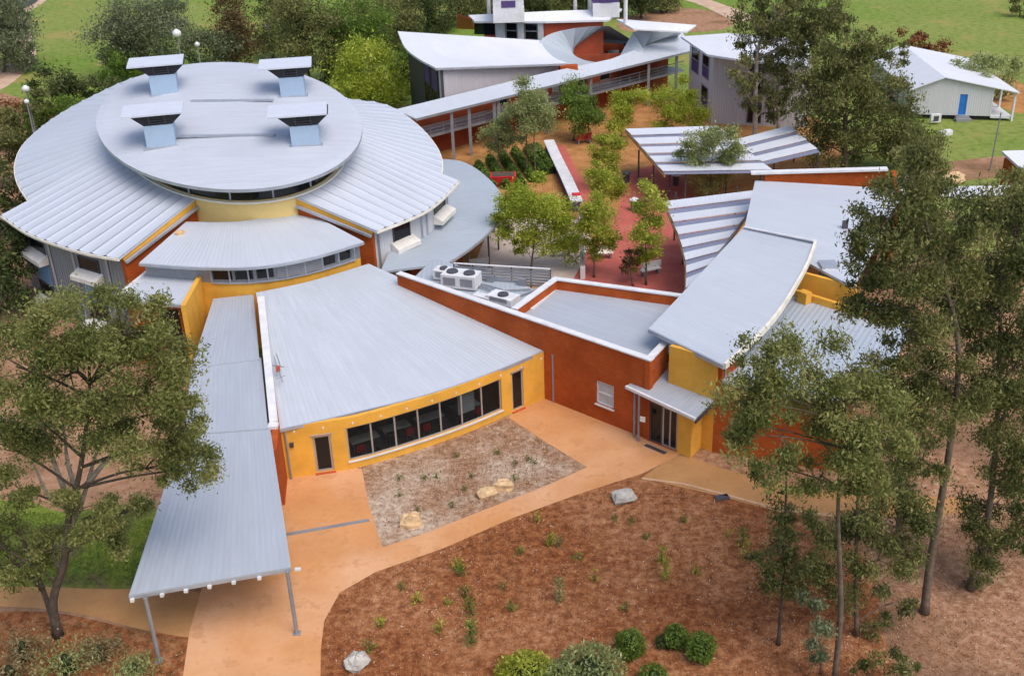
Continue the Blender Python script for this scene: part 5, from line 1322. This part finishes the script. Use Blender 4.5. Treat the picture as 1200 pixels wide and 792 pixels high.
# --- courtyard trees
CT = [('small round tree at the left end of the covered walkway', (583, 205), [(583, 150, 15, 16), (578, 162, 14, 14), (590, 160, 13, 16)], 'leaf_sage'),
      ('tall slim pale-green tree in front of the walkway, tallest of its row', (617, 206), [(617, 106, 15, 14), (610, 122, 16, 16), (624, 126, 16, 18)], 'leaf_sage'),
      ('grey-green slim tree in front of the terraced hedge rows', (628, 208), [(626, 132, 16, 18), (630, 150, 15, 20), (622, 158, 13, 16)], 'leaf_sage'),
      ('dark round tree right of the litter bin by the walkway', (672, 165), [(668, 116, 16, 17), (680, 110, 16, 15), (684, 132, 20, 18)], 'leaf_hedge'),
      ('dark green round-headed tree near the red bench', (690, 168), [(692, 128, 16, 16), (686, 140, 17, 14)], 'leaf_hedge'),
      ('bright lime round tree in front of the upper balustrade', (727, 168), [(725, 128, 18, 16), (740, 120, 20, 15), (728, 142, 18, 14)], 'leaf_lime'),
      ('bright lime tree right of centre beside the grey block corner', (770, 160), [(785, 122, 20, 14), (800, 110, 14, 18), (805, 130, 22, 16), (785, 138, 18, 12)], 'leaf_lime'),
      ('yellow-green tree behind another at the head of the red paving', (712, 225), [(712, 178, 17, 16), (716, 190, 16, 15), (705, 170, 12, 10)], 'leaf_bright'),
      ('yellow-green round tree midway along the red paving', (708, 265), [(706, 212, 18, 16), (716, 218, 18, 18), (700, 200, 12, 10)], 'leaf_bright'),
      ('large spreading lime-green tree behind the louvre screen', (622, 318), [(605, 235, 24, 18), (635, 228, 28, 20), (655, 245, 24, 20), (620, 255, 30, 22), (590, 262, 20, 18), (655, 275, 22, 20), (632, 282, 20, 16), (612, 288, 14, 12), (668, 292, 14, 16)], 'leaf_lime'),
      ('slim yellow-green tree left of the pale paving bench', (696, 325), [(697, 240, 16, 18), (703, 262, 20, 20), (690, 275, 14, 18), (712, 280, 13, 14), (698, 292, 12, 14)], 'leaf_bright'),
      ('slim tall tree on the red paving next to the striped shelter', (757, 334), [(757, 232, 13, 16), (762, 252, 16, 18), (752, 272, 14, 16), (760, 290, 15, 18), (748, 308, 12, 10)], 'leaf_bright'),
      ('loose sage-green tree growing through the far striped shelters', (830, 238), [(820, 165, 16, 14), (845, 160, 18, 14), (812, 185, 20, 16), (838, 188, 22, 18), (862, 180, 14, 12), (830, 208, 18, 16)], 'leaf_sage'),
      ('small pale tree between the slim trees on the paving', (742, 335), [(740, 300, 9, 12), (736, 312, 8, 8)], 'leaf_rust')]
for lab, bs, lo_, lf in CT:
    tree('courtyard_tree', lab, bs, lo_, lf, 'bark_mid', .08, .20, 2300, group='courtyard trees', droop=.3, clumps=12, jit=.6, spread=.28)
# --- background trees
BT = [('olive rounded tree behind the left roof vents', (165, 92), [(130, 45, 24, 24), (155, 25, 28, 24), (185, 20, 30, 20), (175, 50, 34, 24), (205, 40, 26, 22), (145, 62, 24, 18)], 'leaf_gum_blue', 1),
      ('small yellow-green shrub tree left of the back-left vent', (140, 100), [(135, 78, 14, 12), (148, 82, 14, 12), (128, 88, 12, 9)], 'leaf_hedge', 1),
      ('dark rusty conifer rising behind the drum roof', (278, 85), [(272, 8, 16, 16), (276, 28, 18, 18), (280, 48, 20, 18), (282, 64, 22, 16)], 'leaf_rust', 0),
      ('low grey-green tree left of the rusty conifer', (255, 90), [(248, 50, 20, 14), (262, 58, 22, 16), (240, 66, 18, 12)], 'leaf_gum_blue', 1),
      ('dark green tree behind the back-right roof vent', (365, 100), [(345, 40, 20, 26), (362, 20, 24, 20), (350, 62, 20, 16), (340, 10, 16, 16)], 'leaf_gum_dark', 1),
      ('mid-green bushy tree between vent and white-roofed block', (405, 95), [(395, 30, 26, 20), (420, 22, 26, 18), (410, 50, 26, 18), (440, 35, 20, 18)], 'leaf_hedge', 1),
      ('bright green round tree beside the walkway end', (435, 132), [(432, 80, 34, 24), (415, 98, 24, 20), (450, 98, 24, 22), (433, 112, 30, 16), (438, 66, 22, 14)], 'leaf_lime', 1),
      ('dark tree at the head of the left lawn', (455, 55), [(440, 8, 24, 20), (465, 15, 22, 22), (460, 35, 18, 16)], 'leaf_gum_dark', 1),
      ('dark evergreen left of the rear hall', (500, 40), [(490, 5, 22, 18), (515, 10, 22, 18), (500, 25, 22, 14)], 'leaf_dark', 0),
      ('dark evergreen close behind the rear brick end', (540, 30), [(535, 3, 22, 14), (555, 6, 18, 12)], 'leaf_gum_dark', 0),
      ('dark grey-green tree cut by the left border', (5, 85), [(8, 20, 26, 28), (0, 55, 26, 26), (22, 45, 14, 20), (-10, 30, 26, 40), (25, 70, 12, 12)], 'leaf_gum_blue', 1),
      ('low dark round bush on the lawn beside the globe lamp', (70, 135), [(62, 97, 22, 16), (85, 105, 20, 12), (55, 112, 20, 14)], 'leaf_dark', 0),
      ('reddish-brown shrub at the far left edge', (5, 145), [(4, 130, 16, 12), (-8, 135, 12, 10)], 'leaf_red', 0),
      ('dark green shrub hugging the hall roof at far left', (40, 165), [(40, 132, 22, 14), (28, 150, 20, 14), (60, 122, 22, 10), (85, 118, 20, 8)], 'leaf_hedge', 0),
      ('dense dark bush left of the hall eave', (5, 215), [(8, 165, 18, 16), (0, 190, 18, 18), (14, 180, 12, 18)], 'leaf_gum_dark', 0),
      ('dark bush below the left eave corner of the hall', (-5, 280), [(0, 225, 20, 16), (-15, 210, 20, 20), (14, 235, 12, 8)], 'leaf_dark', 0),
      ('shadowy dark shrub under the left wall of the hall', (-5, 360), [(5, 290, 22, 24), (12, 325, 18, 26), (-10, 310, 20, 30)], 'leaf_dark', 0),
      ('rust-red tree in front of the far hillside grass', (1075, 82), [(1065, 42, 12, 10), (1090, 62, 18, 13), (1078, 52, 12, 10)], 'leaf_red', 0),
      ('pale grey leafless-looking bush behind the cottage verandah', (1160, 118), [(1140, 78, 16, 14), (1155, 88, 18, 18), (1175, 78, 14, 14), (1180, 95, 12, 14), (1148, 98, 14, 12)], 'leaf_sage', 0),
      ('dark green bush in front of the cottage air conditioner', (1070, 172), [(1068, 152, 22, 12), (1085, 160, 14, 8)], 'leaf_hedge', 0),
      ('small green bush on the far hillside at the top right corner', (1195, 20), [(1190, 2, 12, 8), (1200, 12, 10, 10)], 'leaf_gum_dark', 0)]
for i in range(9):       # dark wood line across the top
    x = 565 + i * 26 + rnd.uniform(-5, 5)
    BT.append(('dark tree of the wood line behind the rear hall, ' + ['leftmost', 'second from left', 'third from left', 'fourth from left', 'middle', 'fourth from right', 'third from right', 'second from right', 'rightmost'][i], (x, 20 + rnd.uniform(-4, 3)), [(x - 8, -8, 16, 14), (x + 8, -4, 16, 12), (x, 6, 18, 8)], 'leaf_dark' if i % 2 else 'leaf_gum_dark', 0))
BT += [('dark tree filling the gap left of the rear block', (480, 75), [(470, 48, 14, 14), (462, 30, 18, 16), (478, 30, 14, 14)], 'leaf_gum_dark', 0),
       ('tall dark tree right of the rusty conifer', (320, 70), [(318, 15, 18, 20), (325, 40, 18, 18), (312, 50, 14, 14)], 'leaf_gum_dark', 0),
       ('deep green tree behind the bright round tree', (380, 100), [(378, 60, 22, 18), (385, 40, 20, 18), (395, 75, 18, 14)], 'leaf_gum_dark', 0),
       ('mid green tree right of the lime-bright round tree', (470, 118), [(468, 85, 14, 14), (474, 70, 12, 14), (476, 100, 10, 12)], 'leaf_hedge', 0),
       ('dark shrub between the globe lamps and the hall roof', (15, 175), [(20, 140, 20, 14), (10, 155, 18, 14), (45, 118, 16, 10)], 'leaf_gum_dark', 0),
       ('dark shrub along the upper left eave of the hall', (110, 130), [(105, 105, 18, 8), (122, 98, 16, 9), (92, 112, 14, 8)], 'leaf_dark', 0),
       ('black-green shrub in the corner under the hall eave tip', (0, 270), [(8, 262, 14, 12), (-6, 250, 14, 16), (18, 275, 10, 14)], 'leaf_dark', 0),
       ('dark leafy shrub at the foot of the left hall wall', (20, 375), [(20, 350, 18, 16), (2, 345, 18, 20)], 'leaf_dark', 0)]
for lab, bs, lo_, lf, tr_ in BT:
    lo_ = [(l[0], l[1], l[2] * 1.15, l[3] * 1.15) for l in lo_]
    sh = lab.find('shrub') >= 0 or lab.find('bush') >= 0
    tree('shrub' if sh else 'background_tree', lab, bs, lo_, lf, 'bark_dark', .2 if not sh else   .1, .36, 480, group=None if sh else 'background trees', cat='shrub' if sh else 'tree', droop=.3, clumps=13, jit=.7, spread=.24, sub=False)

# --- low hedge rows, round shrubs, tufts
def hedge(a, b, w, h, leaf, label, group=None, dens=260, name='hedge', ls=.16):
    a, b = at(*a, 0), at(*b, 0); t = thing(name, label, 'hedge', (a + b) / 2, group)
    L = (b - a).length; n = int(dens * L); d_ = (b - a).normalized(); nn = Vector((-d_.y, d_.x, 0))
    s_ = nrs.rand(n) * L; ang = nrs.rand(n) * math.pi; rr_ = .75 + .3 * nrs.rand(n)
    P_ = np.array(a)[None] + np.array(d_)[None] * s_[:, None] + np.array(nn)[None] * (np.cos(ang) * w / 2 * rr_)[:, None]
    P_[:, 2] = np.sin(ang) * h * rr_ + .03
    ids = (s_ / .35).astype(int)
    leaf_object('foliage', leaf, t, P_, ls, ids, 0, .55, ORG[t])
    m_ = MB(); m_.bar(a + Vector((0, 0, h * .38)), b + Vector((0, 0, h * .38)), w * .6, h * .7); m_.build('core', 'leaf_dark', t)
for i, (a, b) in enumerate((((560, 197), (578, 222)), ((574, 190), (594, 222)), ((588, 184), (612, 220)), ((603, 180), (626, 214)), ((618, 178), (638, 206)), ((628, 176), (648, 204)))):
    hedge(a, b, .9, .8, 'leaf_hedge', 'low clipped hedge row on the terrace, ' + ['first', 'second', 'third', 'fourth', 'fifth', 'sixth'][i] + ' from the hall side', 'terrace hedge rows', ls=.22)
def bush(px, py, r, h, leaf, label, n=1500, ls=.12, name='round_shrub', group=None, core=1.0):
    b = at(px, py, 0); t = thing(name, label, 'shrub', b, group)
    u = nrs.normal(size=(n, 3)); u /= np.linalg.norm(u, axis=1)[:, None]
    rr_ = (.72 if core > .5 else .3) + (.34 if core > .5 else .8) * nrs.rand(n)
    lump = 1 + .12 * np.sin(u[:, 0] * 5 + px) * np.cos(u[:, 1] * 4 + py)
    P_ = u * (rr_ * lump)[:, None] * np.array([r, r, h / 2])[None] + np.array([b.x, b.y, h / 2])[None]
    P_ = P_[P_[:, 2] > .02]
    ids = (np.abs(np.floor(P_[:, 0] * 5) + 7 * np.floor(P_[:, 1] * 5) + 13 * np.floor(P_[:, 2] * 5))).astype(int) % 60
    leaf_object('foliage', leaf, t, P_, ls, ids, -.5, .4, ORG[t])
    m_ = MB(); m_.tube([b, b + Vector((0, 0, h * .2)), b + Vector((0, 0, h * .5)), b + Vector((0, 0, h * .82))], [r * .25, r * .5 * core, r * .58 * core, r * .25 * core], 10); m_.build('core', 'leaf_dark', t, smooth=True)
bush(738, 768, .62, 1.25, 'leaf_hedge', 'round clipped green shrub left of the pair in the mulch', 2600)
bush(820, 772, .62, 1.25, 'leaf_hedge', 'rightmost round clipped green shrub in the mulch bed', 2600)
bush(791, 757, .5, 1.05, 'leaf_hedge', 'round green shrub just behind and left of the rightmost one', 1800)
bush(778, 757, .35, .5, 'leaf_dark', 'small dark low shrub touching the middle round shrub', 800)
bush(765, 803, .6, .9, 'leaf_hedge', 'round green shrub cut by the bottom edge of the picture', 1800)
for i, (px, py, r, h) in enumerate(((618, 806, 1.2, 1.3), (692, 806, 1.35, 1.7), (655, 815, 1.2, 1.2))):
    bush(px, py, r, h, 'leaf_bright' if i == 0 else 'leaf_sage', ['yellow-green bushy shrub at the bottom edge, left of the grey-green ones', 'rightmost and tallest grey-green bushy shrub at the bottom edge', 'low grey-green bushy shrub between two others at the bottom edge'][i], 3600, .17, 'sage_shrub', 'sage shrubs at the bottom edge')
for i, (px, py, r, h) in enumerate(((30, 770, 1.3, 1.0), (80, 785, 1.4, 1.0), (120, 770, 1.1, .8), (160, 790, 1.0, .7), (15, 800, 1.3, 1.1))):
    bush(px, py, r, h, 'leaf_sage' if i % 2 else 'dry_leaf', 'straggly grey-green shrub in the left mulch bed, ' + ['just below the gum trunk', 'second from the left corner', 'in the middle of the bed', 'nearest the canopy post', 'in the bottom left corner'][i], 1100, .15, 'straggly_shrub', 'straggly shrubs in the left bed', core=.3)
def tuft(px, py, h, n, leaf, label, group, spread=.25, ls=.16, name='small_plant'):
    b = at(px, py, 0); t = thing(name, label, 'plant', b, group)
    m_ = MB()
    for k in range(3): m_.tube([b, b + Vector((rnd.uniform(-.5, .5) * spread, rnd.uniform(-.5, .5) * spread, h * .9))], [.015, .006], 4)
    m_.build('stem', 'bark_mid', t)
    hh = nrs.rand(n)
    P_ = np.array(b)[None] + np.stack([nrs.normal(size=n) * spread * .5, nrs.normal(size=n) * spread * .5, hh * h + .03], axis=1)
    leaf_object('foliage', leaf, t, P_, ls, (hh * 5).astype(int), -.8, .35, ORG[t])
ORD = ['leftmost'] + [w + ' from the left' for w in 'second third fourth fifth sixth seventh eighth ninth tenth eleventh twelfth thirteenth fourteenth fifteenth sixteenth seventeenth'.split()]
def ordinal(i, n):
    if i < (n + 1) // 2: return ORD[i]
    j = n - 1 - i
    return ORD[j].replace('left', 'right')
G1 = 'small plants in the mulch bed'
PL1 = sorted(((545, 700, .6, 90), (553, 755, 1.3, 260), (552, 720, .9, 160), (655, 705, 1.3, 200), (645, 640, .7, 120), (600, 715, .4, 70), (655, 640, .5, 60), (630, 612, .7, 60), (780, 680, 1.2, 150), (775, 660, .9, 120), (697, 680, .5, 60), (733, 715, .4, 50), (610, 650, .5, 50), (490, 705, .5, 70),
                     (447, 735, .6, 80), (515, 742, .6, 80), (434, 762, .5, 60), (525, 708, .4, 50), (590, 690, .3, 40), (870, 640, 1.1, 130), (875, 655, 1.0, 110), (815, 672, .4, 50), (852, 630, .4, 40), (720, 610, .3, 40), (740, 612, .3, 40), (758, 632, .3, 40), (800, 612, .4, 50), (676, 655, .3, 40), (470, 690, .3, 40), (540, 675, .8, 110), (536, 668, .7, 90)))
for i, (px, py, h, n) in enumerate(PL1):
    tuft(px, py, h, n, rnd.choice(['leaf_hedge', 'leaf_sage', 'leaf_bright', 'leaf_hedge']), ('tall' if h > .8 else 'low' if h < .5 else 'small') + ' green plant in the brown mulch bed, ' + ordinal(i, len(PL1)) + ' in the bed', G1)
PL2 = sorted(((468, 562), (498, 562), (512, 560), (553, 560), (604, 545), (620, 540), (626, 545), (583, 533), (535, 536), (490, 600), (530, 595), (545, 575), (468, 582), (603, 563)))
for i, (px, py) in enumerate(PL2):
    tuft(px, py, .32, 60, rnd.choice(['leaf_hedge', 'leaf_gum']), 'tiny green tuft in the pale gravel bed, ' + ordinal(i, len(PL2)) + ' in the bed', 'tufts in the gravel bed', .2, .12)
# --- rocks
def rock(px, py, sx_, sy_, sz_, mat, label, seed, rz=0):
    r_ = random.Random(seed); b = at(px, py, 0); mb = MB(); n, m = 10, 6
    V = []
    for i in range(m + 1):
        ph = math.pi * i / m
        for k in range(n):
            a = 2 * math.pi * k / n; f = 1 + r_.uniform(-.18, .18)
            x, y, z = math.sin(ph) * math.cos(a), math.sin(ph) * math.sin(a), math.cos(ph)
            e = lambda v: math.copysign(abs(v) ** .7, v)
            x, y, z = e(x) * sx_ * f, e(y) * sy_ * f, e(z) * sz_ * f
            V.append(b + Vector((x * math.cos(rz) - y * math.sin(rz), x * math.sin(rz) + y * math.cos(rz), max(-.05, z + sz_ * .55))))
    mb.v = V
    for i in range(m):
        for k in range(n): mb.f.append((i * n + k, (i + 1) * n + k, (i + 1) * n + (k + 1) % n, i * n + (k + 1) % n)); mb.uv.append(None)
    tagp(mb.build('boulder', mat), label, 'boulder', 'garden boulders')
rock(482, 614, .55, .4, .38, 'rock', 'squarish sandstone boulder at the lower left of the gravel bed', 1)
rock(571, 580, .55, .32, .28, 'rock', 'flat tan boulder left of the pair in the gravel bed', 2, .4)
rock(590, 572, .5, .34, .3, 'rock', 'tan boulder right of the pair in the gravel bed', 3, -.2)
rock(731, 586, .62, .42, .34, 'rock_grey', 'pale grey boulder at the top of the mulch bed by the path', 4, .3)
rock(418, 780, .5, .42, .36, 'rock_grey', 'pale grey boulder at the bottom left of the mulch bed', 5, .8)
rock(1115, 214, 1.1, .8, .55, 'rock', 'pale sandstone boulder beyond the flat awning', 6)
rock(1106, 255, .9, .6, .4, 'rock', 'brown boulder beneath the flat awning post', 7)
m_ = MB(); q = at(846, 583, .02); m_.box(q, .7, .45, .04, .2)
tagp(m_.build('pit_cover', 'dark_steel'), 'small dark metal pit cover in the mulch below the ochre path', 'pit cover')
# --- wood chips, twigs and dry leaves lying on the beds
def in_poly(x, y, P):
    c_ = np.zeros(len(x), bool); j = len(P) - 1
    for i in range(len(P)):
        xi, yi, xj, yj = P[i][0], P[i][1], P[j][0], P[j][1]
        with np.errstate(divide='ignore', invalid='ignore'):
            c_ ^= ((yi > y) != (yj > y)) & (x < (xj - xi) * (y - yi) / (yj - yi) + xi)
        j = i
    return c_
def scatter(name, px, n, size, label, mat='chips', z=.03, asp=.3, cat='wood chips'):
    P_ = [at(x, y, 0) for x, y in px]; xs = [p.x for p in P_]; ys = [p.y for p in P_]
    x = nrs.uniform(min(xs), max(xs), n); y = nrs.uniform(min(ys), max(ys), n); k_ = in_poly(x, y, P_)
    x, y = x[k_], y[k_]; n = len(x)
    cen_ = np.stack([x, y, z + nrs.rand(n) * .03], axis=1)
    o = leaf_object(name, mat, None, cen_, size, (np.floor(x * 1.2).astype(int) * 31 + np.floor(y * 1.2).astype(int) * 17) % 97, 0, asp)
    tagp(o, label, cat, kind='stuff')
scatter('wood_chips', [(384, 800), (384, 740), (402, 697), (440, 673), (520, 646), (600, 611), (680, 582), (752, 562), (850, 588), (940, 615), (1000, 650), (1020, 720), (990, 800)], 26000, .10, 'brown wood chips strewn over the mulch bed')
scatter('pale_chips', [(428, 550), (500, 528), (594, 492), (640, 521), (682, 547), (640, 564), (560, 595), (500, 618), (452, 633), (438, 592)], 9000, .10, 'pale chips strewn over the gravel bed before the yellow facade')
scatter('dry_leaves', [(860, 640), (1000, 620), (1200, 600), (1230, 800), (900, 800)], 20000, .085, 'dry fallen leaves on the ground under the right gums', 'chips', cat='dry leaves')
scatter('bark_litter', [(-40, 725), (110, 730), (215, 752), (212, 800), (-40, 800)], 5000, .12, 'bark litter and dry leaves on the left bed', 'dry_leaf', cat='bark litter')
scatter('grass_blades', [(-40, 602), (75, 602), (160, 595), (200, 625), (180, 688), (-40, 682)], 14000, .16, 'short grass blades of the shaded lawn under the left gum', 'leaf_hedge', .06, .18, 'grass')
